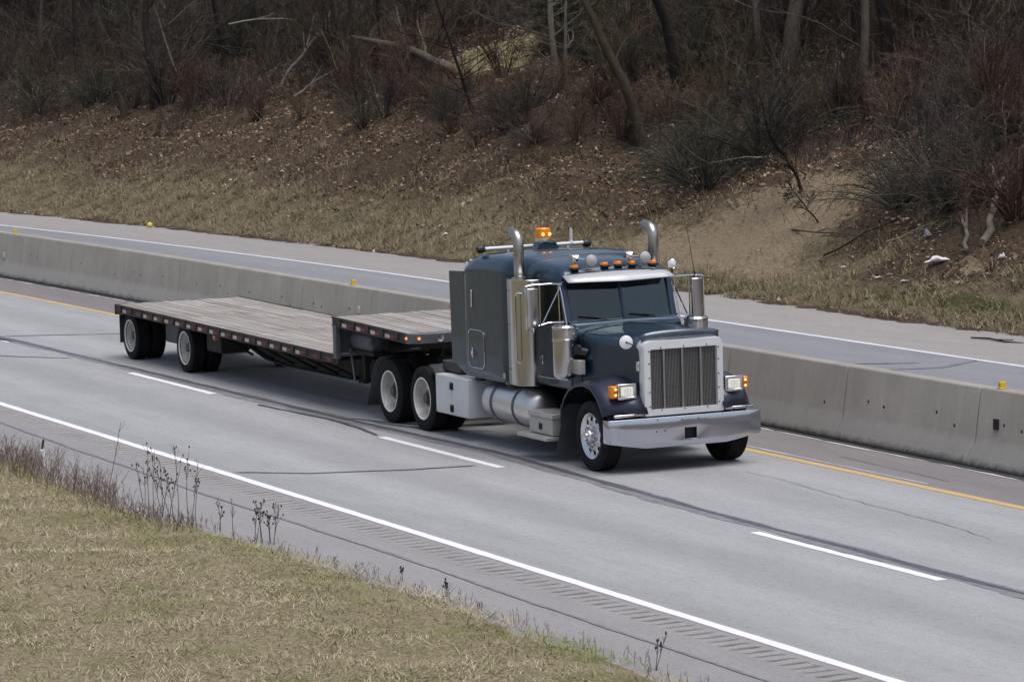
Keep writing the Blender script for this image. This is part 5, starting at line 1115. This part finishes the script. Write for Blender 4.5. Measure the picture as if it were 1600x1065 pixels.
# leaf litter
LEAF = island_mat('dry_leaves', [(0, (.06,.036,.023)), (.3, (.14,.090,.056)), (.6, (.235,.165,.110)), (.9, (.32,.24,.175)), (1, (.42,.35,.28))], rough=.9)
N_ = 170000; X = -52-98*r.random(N_)**1.25; d = r.uniform(.3, 17, N_); Y = 36.75+d+bend(X); sv, av, gv = zone(X, Y)
keep = r.random(N_) > np.clip(1.05*sv+.8*av, 0, .985); keep &= (r.random(N_) < .35+.65*np.clip(d/5, 0, 1)); keep &= (np.sin(X*.9+2.2*np.sin(d*.8))+np.sin(d*1.7-X*.55)+np.sin(X*2.7+d*2.9)*.6+r.normal(0, .7, N_)) > -.75; X, Y = X[keep], Y[keep]; n_ = len(X)
c0 = np.stack([X, Y, hgt(X, Y)+.015], 1); u = r.normal(0, 1, (n_, 3)); u[:, 2] *= .45; u /= np.linalg.norm(u, axis=1, keepdims=True); v = np.cross(u, np.array([0,0,1.])+r.normal(0, .5, (n_, 3))); v /= np.linalg.norm(v, axis=1, keepdims=True)
a_ = (.025+.06*r.random(n_)**2)[:, None]; b2 = a_*r.uniform(.4, .75, n_)[:, None]; up = np.array([0,0,1.])*r.uniform(.0, .035, n_)[:, None]
V = np.stack([c0-u*a_+up, c0-v*b2, c0+u*a_+up, c0+v*b2], 1).reshape(-1, 3)
tag(mesh_np('leaf_litter', V, np.arange(len(V)).reshape(-1, 4), LEAF), kind='stuff')

# grass blades
def blades(r, base, L, w, lean, K=3):
    n = len(base); a = r.uniform(0, 6.283, n); ln = np.abs(r.normal(lean, .35, n)); dirv = np.stack([np.cos(a)*ln, np.sin(a)*ln, 1+0*a], 1)
    P = polyl(r, base, dirv, L, K, .12, -.22); side = np.stack([-np.sin(a), np.cos(a), 0*a], 1); wd = (w[:, None]*np.linspace(1, .25, K)[None])[:, :, None]
    V = np.stack([P-side[:, None]*wd, P+side[:, None]*wd], 2); idx = np.arange(n*K*2).reshape(n, K, 2)
    Q = np.stack([idx[:, :-1, 0], idx[:, :-1, 1], idx[:, 1:, 1], idx[:, 1:, 0]], -1).reshape(-1, 4); return V.reshape(-1, 3), Q
STRAW = island_mat('straw_grass', [(0, (.11,.09,.055)), (.5, (.245,.205,.125)), (1, (.40,.35,.24))], patch=[(.60, .72, (.105,.115,.045))], patch_scale=.5)
N_ = 190000; X = -50-100*r.random(N_)**1.25; d = r.uniform(.25, 7.5, N_); Y = 36.75+d+bend(X); sv, av, gv = zone(X, Y)
cl = np.sin(X*3.1+2*np.sin(d*2.3))+np.sin(d*4.7+X*1.3)+r.normal(0, .6, N_)
keep = (r.random(N_) < np.clip(sv*1.1-1.25*av+.8*gv, 0.02, 1)) & (cl > -1.0); X, Y = X[keep], Y[keep]; n_ = len(X)
nt_ = 5200; tx = -50-95*r.random(nt_)**1.25; td = r.uniform(.3, 6.5, nt_); ty = 36.75+td+bend(tx); sv2, av2, gv2 = zone(tx, ty)
kt = r.random(nt_) < np.clip(sv2*1.0-1.1*av2+.5*gv2+.05, .015, 1); tx, ty = np.repeat(tx[kt], 26), np.repeat(ty[kt], 26)
tx = tx+r.normal(0, .09, len(tx)); ty = ty+r.normal(0, .09, len(ty))
tag(mesh_np('grass_tufts', *blades(r, np.stack([tx, ty, hgt(tx, ty)-.02], 1), r.uniform(.14, .36, len(tx)), r.uniform(.0035, .0075, len(tx)), .8), STRAW), kind='stuff')
tag(mesh_np('bank_grass', *blades(r, np.stack([X, Y, hgt(X, Y)-.02], 1), r.uniform(.08, .26, n_)*np.clip(1+.5*np.sin(X*1.9+d[keep]*2.1), .5, 1.5), r.uniform(.0035, .008, n_), 1.5), STRAW), kind='stuff')
TURF = island_mat('turf_blades', [(0, (.10,.082,.052)), (.3, (.25,.21,.132)), (.7, (.41,.355,.235)), (1, (.58,.52,.38))], patch=[(.57, .70, (.19,.22,.07))], patch_scale=.6, band=(15.1, .8, .10))
N_ = 330000; Xa = r.uniform(-64, -22, N_); Ya = 16.0-r.random(N_)*11.5
cvec = np.stack([Xa, Ya, np.zeros(N_)-6.66], 1); f_ = np.array(Fw); rr_ = np.array(R2); uu = np.array(U2)
dd = cvec@f_; px = (cvec@rr_)/dd*5631.5; py = (cvec@uu)/dd*5631.5; keep = (px > -1000) & (px < 620) & (py > -720) & (dd > 5)
Xa, Ya = Xa[keep], Ya[keep]; e = verge_edge(Xa)-Ya
keep = e > r.normal(.02, .10, len(Xa)); Xa, Ya = Xa[keep], Ya[keep]; n_ = len(Xa)
dens = np.sin(Xa*2.1+1.5*np.sin(Ya*1.7))+np.sin(Ya*3.3+Xa*.9); keep = r.random(n_) < np.clip(.72+.22*dens, .25, 1); Xa, Ya = Xa[keep], Ya[keep]; n_ = len(Xa)
V, Q = blades(r, np.stack([Xa, Ya, vh(Xa, Ya)-.015], 1), r.uniform(.05, .14, n_)*np.where(verge_edge(Xa)-Ya < .7, 1.35, 1), r.uniform(.0028, .0055, n_), 1.5)
tag(mesh_np('verge_grass', V, Q, TURF), kind='stuff')
print('verge blades', n_)

# dry weeds along the verge
WEED = island_mat('dry_weed_stems', [(0, (.055,.034,.030)), (.6, (.115,.078,.066)), (1, (.19,.14,.12))])
WHEAD = island_mat('dry_seed_heads', [(0, (.025,.020,.019)), (1, (.075,.056,.05))])
def weed(X, Y, h, lean, label, group, seed, heads=True, nst=1):
    rr_ = np.random.default_rng(seed); root = thing('dry_weed', label, 'weed', (X, Y, float(vh(X, Y))-.03), 0, group)
    P = polyl(rr_, np.stack([rr_.normal(0, .02, nst), rr_.normal(0, .02, nst), np.zeros(nst)], 1), np.stack([.42*lean+rr_.normal(0, .05, nst), .91*lean+rr_.normal(0, .05, nst), np.ones(nst)], 1), np.full(nst, h)*rr_.uniform(.75, 1, nst), 7, .05, .02)
    B, lb = children(rr_, P, 7, .45, .98, .5, .28, 4, .1, .03, np.full(nst, h))
    mesh_np('stem', *join([tubes_np(P, taper(P, .0055, .003), 4), tubes_np(B, taper(B, .003, .002), 3)]), WEED, root)
    if heads:
        tips = np.concatenate([B[:, -1], P[:, -1]]); mb_ = MB()
        for t in tips[rr_.random(len(tips)) < .6]: mb_.lathe([(0,-.018),(.009,-.008),(.011,.004),(.006,.016),(0,.022)], t, (rr_.normal(0,.3), rr_.normal(0,.3), 1), 5)
        if mb_.v: tag(mb_.build('seed_head', WHEAD, root, smooth=0), kind='stuff')
    return root
WG = 'dry weeds along the verge edge'
weed(-48.0, 15.75, 1.0, .32, 'tall leaning dry weed crossing the white edge line at far left', WG, 1, False)
weed(-45.55, 15.45, .72, 0, 'dry weed with a dark seed head standing apart left of the dense clump', WG, 2)
for k, (X, h) in enumerate(sorted(((-44.9,.95),(-44.75,1.05),(-44.55,.8),(-44.4,1.0),(-44.3,1.12),(-44.1,.9),(-43.95,1.05),(-43.8,.85),(-43.6,.95),(-43.4,.75),(-45.2,.7),(-44.65,.7),(-44.0,.7)))):
    weed(X, 15.35+.14*math.sin(k*2.3), h, random.gauss(0, .06), ORD[k]+' dry branching weed from the left in the dense tall clump on the verge edge', 'dry weeds in the dense clump', 10+k)
weed(-43.0, 15.55, .35, .1, 'short dry weed with one dark head right of the dense clump', WG, 30)
weed(-42.75, 15.5, .5, 0, 'bare upright dry stem between the dense clump and the isolated one', WG, 31, False)
weed(-42.35, 15.5, .55, -.05, 'bare forked dry stem just left of the isolated clump', WG, 32, False)
for k, X in enumerate((-41.75,-41.65,-41.5,-41.42)): weed(X, 15.6+.04*k, .5+.12*(k % 2), random.gauss(0, .12), ORD[k]+' dry weed from the left in the small isolated clump on the verge edge', 'dry weeds in the isolated clump', 40+k, nst=2)
weed(-37.9, 15.95, .24, 0, 'tiny dry weed by the shoulder, left of two tiny sprigs', WG, 50); weed(-36.6, 15.95, .24, 0, 'tiny dry weed by the shoulder, right of two tiny sprigs', WG, 51)
weed(-31.4, 15.9, .40, .1, 'thin dry weed at the bottom of the verge beside the white line', WG, 52, nst=2)
RW = island_mat('reddish_weed_stalks', [(0, (.09,.062,.055)), (.6, (.19,.14,.12)), (1, (.30,.24,.20))])
N_ = 1500; X = r.uniform(-60, -42.8, N_); Y = verge_edge(X)+.08-np.abs(r.normal(0, .35, N_)); a = r.uniform(0, 6.283, N_); s = np.abs(r.normal(0, .45, N_))
X2 = r.uniform(-42, -27, 180); X = np.concatenate([X, X2]); Y = np.concatenate([Y, verge_edge(X2)-np.abs(r.normal(0, .15, 180))]); a = np.concatenate([a, r.uniform(0, 6.283, 180)]); s = np.concatenate([s, np.abs(r.normal(0, .5, 180))]); n_ = len(X)
L = np.concatenate([r.uniform(.12, .5, N_)*np.clip((-43.5-X[:N_])/3, .5, 1), r.uniform(.06, .2, 180)])
P = polyl(r, np.stack([X, Y, vh(X, Y)-.02], 1), np.stack([np.cos(a)*s, np.sin(a)*s, 1+0*a], 1), L, 4, .12, -.02); S, l2 = children(r, P, 3, .3, 1, .6, .45, 3, .1, 0, L)
tag(mesh_np('verge_weeds', *join([tubes_np(P, taper(P, .0035, .002), 3), tubes_np(S, taper(S, .0025, .0015), 3)]), RW), kind='stuff')
# marker stub
mk = thing('marker_post', 'short white marker stub with a dark stick on top in the verge at far left', 'marker post', (-50.7, 15.65, float(vh(-50.7, 15.65))))
m_ = MB(); m_.box(-.03,.03,-.03,.03,-.05,.24); m_.build('post', WHITEP, mk, bevel=.008)
m_ = MB(); m_.tube([(0,0,.24),(.02,.02,.38)], .018, 6); m_.build('stick', BARK['dark'], mk)

# fallen log, dead branches, sticks
def zat(X, Y, dz=0): return (X, Y, float(hgt(X, Y))+dz)
lg = thing('fallen_log', 'grey fallen tree trunk with a torn brown root end lying across the bushes', 'log', zat(-103.4, 45.3))
b0 = Vector((0,0,.55)); e0 = Vector((-6.2,-.3,1.55)); pts = [b0.lerp(e0, t)+Vector((0, .12*math.sin(t*5), .1*math.sin(t*4))) for t in np.linspace(0, 1, 12)]
m_ = MB(); m_.tube(pts, [.145,.145,.14,.135,.13,.12,.115,.105,.095,.085,.07,.05], 12); m_.build('trunk', BARK['grey'], lg, smooth=60)
m_ = MB(); m_.tube([b0+Vector((-.15,0,.03)), b0+Vector((.3,.05,-.05)), b0+Vector((.8,.1,-.12)), b0+Vector((1.1,.1,-.25))], [.18,.21,.16,.05], 10); m_.tube([b0+Vector((.4,0,0)), b0+Vector((.6,.2,-.3)), b0+Vector((.6,.3,-.65))], [.1,.07,.03], 7)
m_.tube([b0+Vector((.1,.2,-.05)), b0+Vector((-.1,.35,-.6))], [.08,.05], 6); m_.build('torn_root', simple('torn_wood', (.095,.065,.042), .9, 0, .4, 6), lg)
for t, h in ((.18,1.25),(.42,1.5)):
    m_ = MB(); p = b0.lerp(e0, t); m_.tube([p, p+Vector((-.05,.08,h*.3)), p+Vector((-.02,-.1,h*.65)), p+Vector((-.15,-.15,h))], [.05,.04,.03,.012], 6); m_.build('snapped_branch', BARK['pale'], lg)
DEADW = bark('bleached_wood', (.17,.16,.14), (.33,.31,.28))
def branch(name, pts, r0, r1, mat, label, cat='branch', forks=0, seed=0, group=None):
    root = thing(name, label, cat, pts[0], 0, group); P = [Vector(p)-Vector(pts[0]) for p in pts]; m_ = MB(); n = len(P)
    m_.tube(P, [r0+(r1-r0)*i/(n-1) for i in range(n)], 8); m_.build('stem', mat, root, smooth=60); rr_ = random.Random(seed)
    for k in range(forks):
        i = rr_.randint(1, n-2); p = P[i]; d = (P[-1]-P[0]).normalized()+Vector((rr_.gauss(0,.4), rr_.gauss(0,.4), rr_.gauss(.1,.4))); L = (P[-1]-P[0]).length*rr_.uniform(.2,.45)
        m_ = MB(); m_.tube([p, p+d*L*.5+Vector((0,0,rr_.gauss(0,.1))), p+d*L], [r1*1.2, r1*.9, r1*.3], 6); m_.build('side_branch', mat, root)
    return root
def curve_pts(a, b, n, sag, w=.05, seed=0):
    rr_ = random.Random(seed); a, b = Vector(a), Vector(b); return [tuple(a.lerp(b, t)+Vector((rr_.gauss(0,w), rr_.gauss(0,w), sag*math.sin(t*math.pi)+rr_.gauss(0,w*.5)))) for t in np.linspace(0, 1, n)]
branch('dead_branch', curve_pts(zat(-113.3,43.8,.05), (-112.6,45.3,float(hgt(-113.3,43.8))+1.95), 9, .12, .03, 1), .075, .028, DEADW, 'longer bleached dead branch leaning up to the right in the left half of the wood', forks=5, seed=2)
branch('dead_branch', curve_pts(zat(-111.1,43.4,.05), (-110.2,45.0,float(hgt(-111.1,43.4))+1.1), 8, .08, .03, 2), .05, .02, DEADW, 'shorter bleached dead branch just right of the longer one, leaning the same way', forks=4, seed=3)
branch('dead_branch', curve_pts((-119,44.1,float(hgt(-119,44.1))+2.1), (-118,46.2,float(hgt(-119,44.1))+2.2), 6, .1, .03, 4), .03, .015, DEADW, 'bleached bare limb hanging high above the longer dead branch', forks=3, seed=4)
branch('fallen_stick', curve_pts(zat(-77.8,42.9,.25), (-79.6,41.4,float(hgt(-79.6,41.4))+.75), 8, .1, .02, 5), .028, .018, BARK['pale'], 'long pale stick lying across the drooping grey-green thicket', 'stick', 2, 5)
branch('fallen_log', curve_pts(zat(-63.8,40.2,.08), zat(-66.2,42.2,.35), 8, .08, .05, 6), .085, .05, BARK['pale'], 'pale dead log sloping down to the right on the lower right bank, longer of two', 'log', 1, 6)
branch('fallen_log', curve_pts(zat(-63.9,39.8,.06), zat(-65.4,40.7,.12), 7, .05, .04, 7), .05, .03, BARK['pale'], 'pale dead branch left of the longer log on the lower right bank', 'log', 1, 7)
branch('fallen_stick', curve_pts(zat(-71.8,40.0,.05), zat(-68.2,40.3,.06), 8, .03, .03, 8), .02, .012, BARK['grey'], 'thin grey stick lying level on the leaves right of the sandy bank', 'stick', 1, 8)
branch('fallen_stick', curve_pts(zat(-67.3,39.9,.05), zat(-66.9,41.0,.1), 6, .03, .03, 9), .024, .014, BARK['pale'], 'short pale stick pointing up to the right beside the lilac scrap', 'stick', 0, 9)
branch('fallen_stick', curve_pts(zat(-69.3,39.5,.05), zat(-68.6,40.9,.1), 6, .03, .03, 10), .022, .012, BARK['dark'], 'short dark stick above the small sand heap', 'stick', 0, 10)
branch('fallen_stick', curve_pts(zat(-128.4,40.6,.05), zat(-127.2,42.2,.1), 6, .03, .03, 11), .04, .02, BARK['pale'], 'pale stick on the red leaves in the left wood', 'stick', 0, 11)
branch('fallen_stick', curve_pts(zat(-122.7,40.2,.05), zat(-121.6,41.2,.1), 6, .03, .03, 12), .045, .03, BARK['dark'], 'dark stick on the leaves below the mossy stump', 'stick', 0, 12)
branch('dead_branch', curve_pts(zat(-124.5,44,1.2), zat(-119.5,44.5,1.1), 9, .05, .04, 13), .05, .03, BARK['dark'], 'dark horizontal branch spanning behind the stout left trunk', 'branch', 4, 13)
branch('mossy_stump', [zat(-121.2,40.9,-.1), zat(-121.25,40.9,.3), zat(-121.35,40.85,.62), zat(-121.5,40.7,.85)], .15, .10, BARK['moss'], 'mossy broken stump with a thin dark limb in the left wood', 'stump', 2, 14)
# branching shrub tree over the sandy bank, sapling
t2, c2 = tree_arrays(303, 2.9, .036, .12, 34, .17, 1.5, .55)
st_ = thing('small_tree', 'small dark many-branched tree growing at the top of the sandy bank', 'tree', zat(-74.0, 41.6, -.05)); mesh_np('trunk', *t2, BARK['dark'], st_, smooth=True); mesh_np('crown', *c2, TWIG['dark'], st_)
st_.rotation_euler = (.12,-.05,.4)
t3, c3 = tree_arrays(301, 1.2, .011, .2, 16, .16, 1.3, .5)
st_ = thing('sapling', 'thin dark sapling rising from the right side of the sandy bank', 'sapling', zat(-71.3, 40.5, -.03)); mesh_np('trunk', *t3, BARK['dark'], st_, smooth=True); mesh_np('crown', *c3, TWIG['dark'], st_); st_.rotation_euler = (.25,0,0)
# litter
PAPER = simple('white_litter', (.74,.74,.76), .6, 0, .08, 9)
def crumple(name, X, Y, L, W, H, mat, label, cat, seed, n=7):
    rr_ = np.random.default_rng(seed); m_ = MB(); secs = []
    for i in range(n):
        t = i/(n-1); w = W*math.sin(math.pi*(.08+.84*t))*rr_.uniform(.6,1.2); h = H*math.sin(math.pi*(.08+.84*t))*rr_.uniform(.5,1.2); x = -L/2+L*t
        secs.append([(x+rr_.normal(0,.01), w*math.cos(a)*rr_.uniform(.75,1.2), max(-.01, h*(.5+.5*math.sin(a))*rr_.uniform(.7,1.2))) for a in np.linspace(0, 2*math.pi, 9)[:-1]])
    m_.loft(secs); o = m_.build(name, mat, None, smooth=0, loc=zat(X, Y, .03)); o.rotation_euler = (0, -.1, 1.1); return tag(o, label, cat)
crumple('plastic_bag', -64.33, 39.36, .52, .12, .13, PAPER, 'crumpled white plastic bag on the green strip of the lower right bank', 'plastic bag', 1)
crumple('paper_scrap', -63.0, 40.1, .18, .06, .10, PAPER, 'small white scrap at the lower end of the longer pale log', 'litter', 2)
crumple('paper_scrap', -67.75, 39.08, .10, .05, .05, PAPER, 'small white scrap below the sand heap, left of the flat scraps', 'litter', 3)
crumple('paper_scrap', -65.6, 38.68, .15, .05, .03, PAPER, 'flat white scrap on green grass below the plastic bag, left of two', 'litter', 4)
crumple('paper_scrap', -64.59, 38.71, .15, .05, .03, PAPER, 'flat white scrap on green grass below the plastic bag, right of two', 'litter', 5)
crumple('plastic_scrap', -66.26, 40.31, .14, .07, .16, simple('lilac_plastic', (.48,.44,.55), .5), 'lilac plastic scrap beside the short pale stick', 'litter', 6)
crumple('paper_scrap', -68.15, 40.94, .10, .05, .04, PAPER, 'white scrap on dark leaves high above the lilac one', 'litter', 7)
crumple('paper_scrap', -87.19, 38.21, .14, .06, .06, PAPER, 'white scrap in the straw grass left of the blue sleeper', 'litter', 8)
crumple('paper_scrap', -105.8, 39.1, .12, .05, .05, PAPER, 'white scrap in the brown leaves above the trailer', 'litter', 9)
crumple('paper_scrap', -103.7, 40.03, .12, .06, .06, PAPER, 'white scrap in the brown leaves, higher than the others above the trailer', 'litter', 10)
m_ = MB(); m_.lathe([(0,-.09),(.06,-.07),(.09,0),(.06,.07),(0,.09)], (0,0,.07), (.3,.2,1), 14); o = m_.build('yellow_ball', simple('yellow_plastic', (.62,.55,.12), .5), None, smooth=60, loc=(-103.9,35.75,0)); tag(o, 'small yellow ball at the outer edge of the far shoulder', 'ball')
m_ = MB(); m_.tube([(0,0,.02),(.5,.1,.03),(1.1,.05,.02),(1.5,.2,.02)], [.015,.02,.018,.008], 6); m_.tube([(.7,.08,.03),(1.0,.3,.03)], .01, 5); o = m_.build('fallen_stick', BARK['dark'], None, loc=(-58.0,36.2,0)); tag(o, 'dark twig lying on the far shoulder at right', 'stick')
# grey rubble at the toe behind the sleeper, too fine to count
RK = simple('grey_rock', (.20,.185,.17), .9, 0, .3, 8); m_ = MB()
for k in range(60):
    q_ = MB(); q_.lathe([(0,-.5),(.35,-.4),(.55,-.05),(.4,.3),(0,.42)], (0,0,0), (0,0,1), 7); X = -76.5+r.normal(0, 1.6); Y = 36.9+r.random()*.9; s_ = r.uniform(.05, .22); z = float(hgt(X, Y))
    m_.add([np.array((X, Y, z+.02))+np.array(v)*r.uniform(.75, 1.2)*np.array((s_, s_*.8, s_*.55)) for v in q_.v], q_.f)
tag(m_.build('rubble', RK, None, smooth=30), kind='stuff')
write_labels()
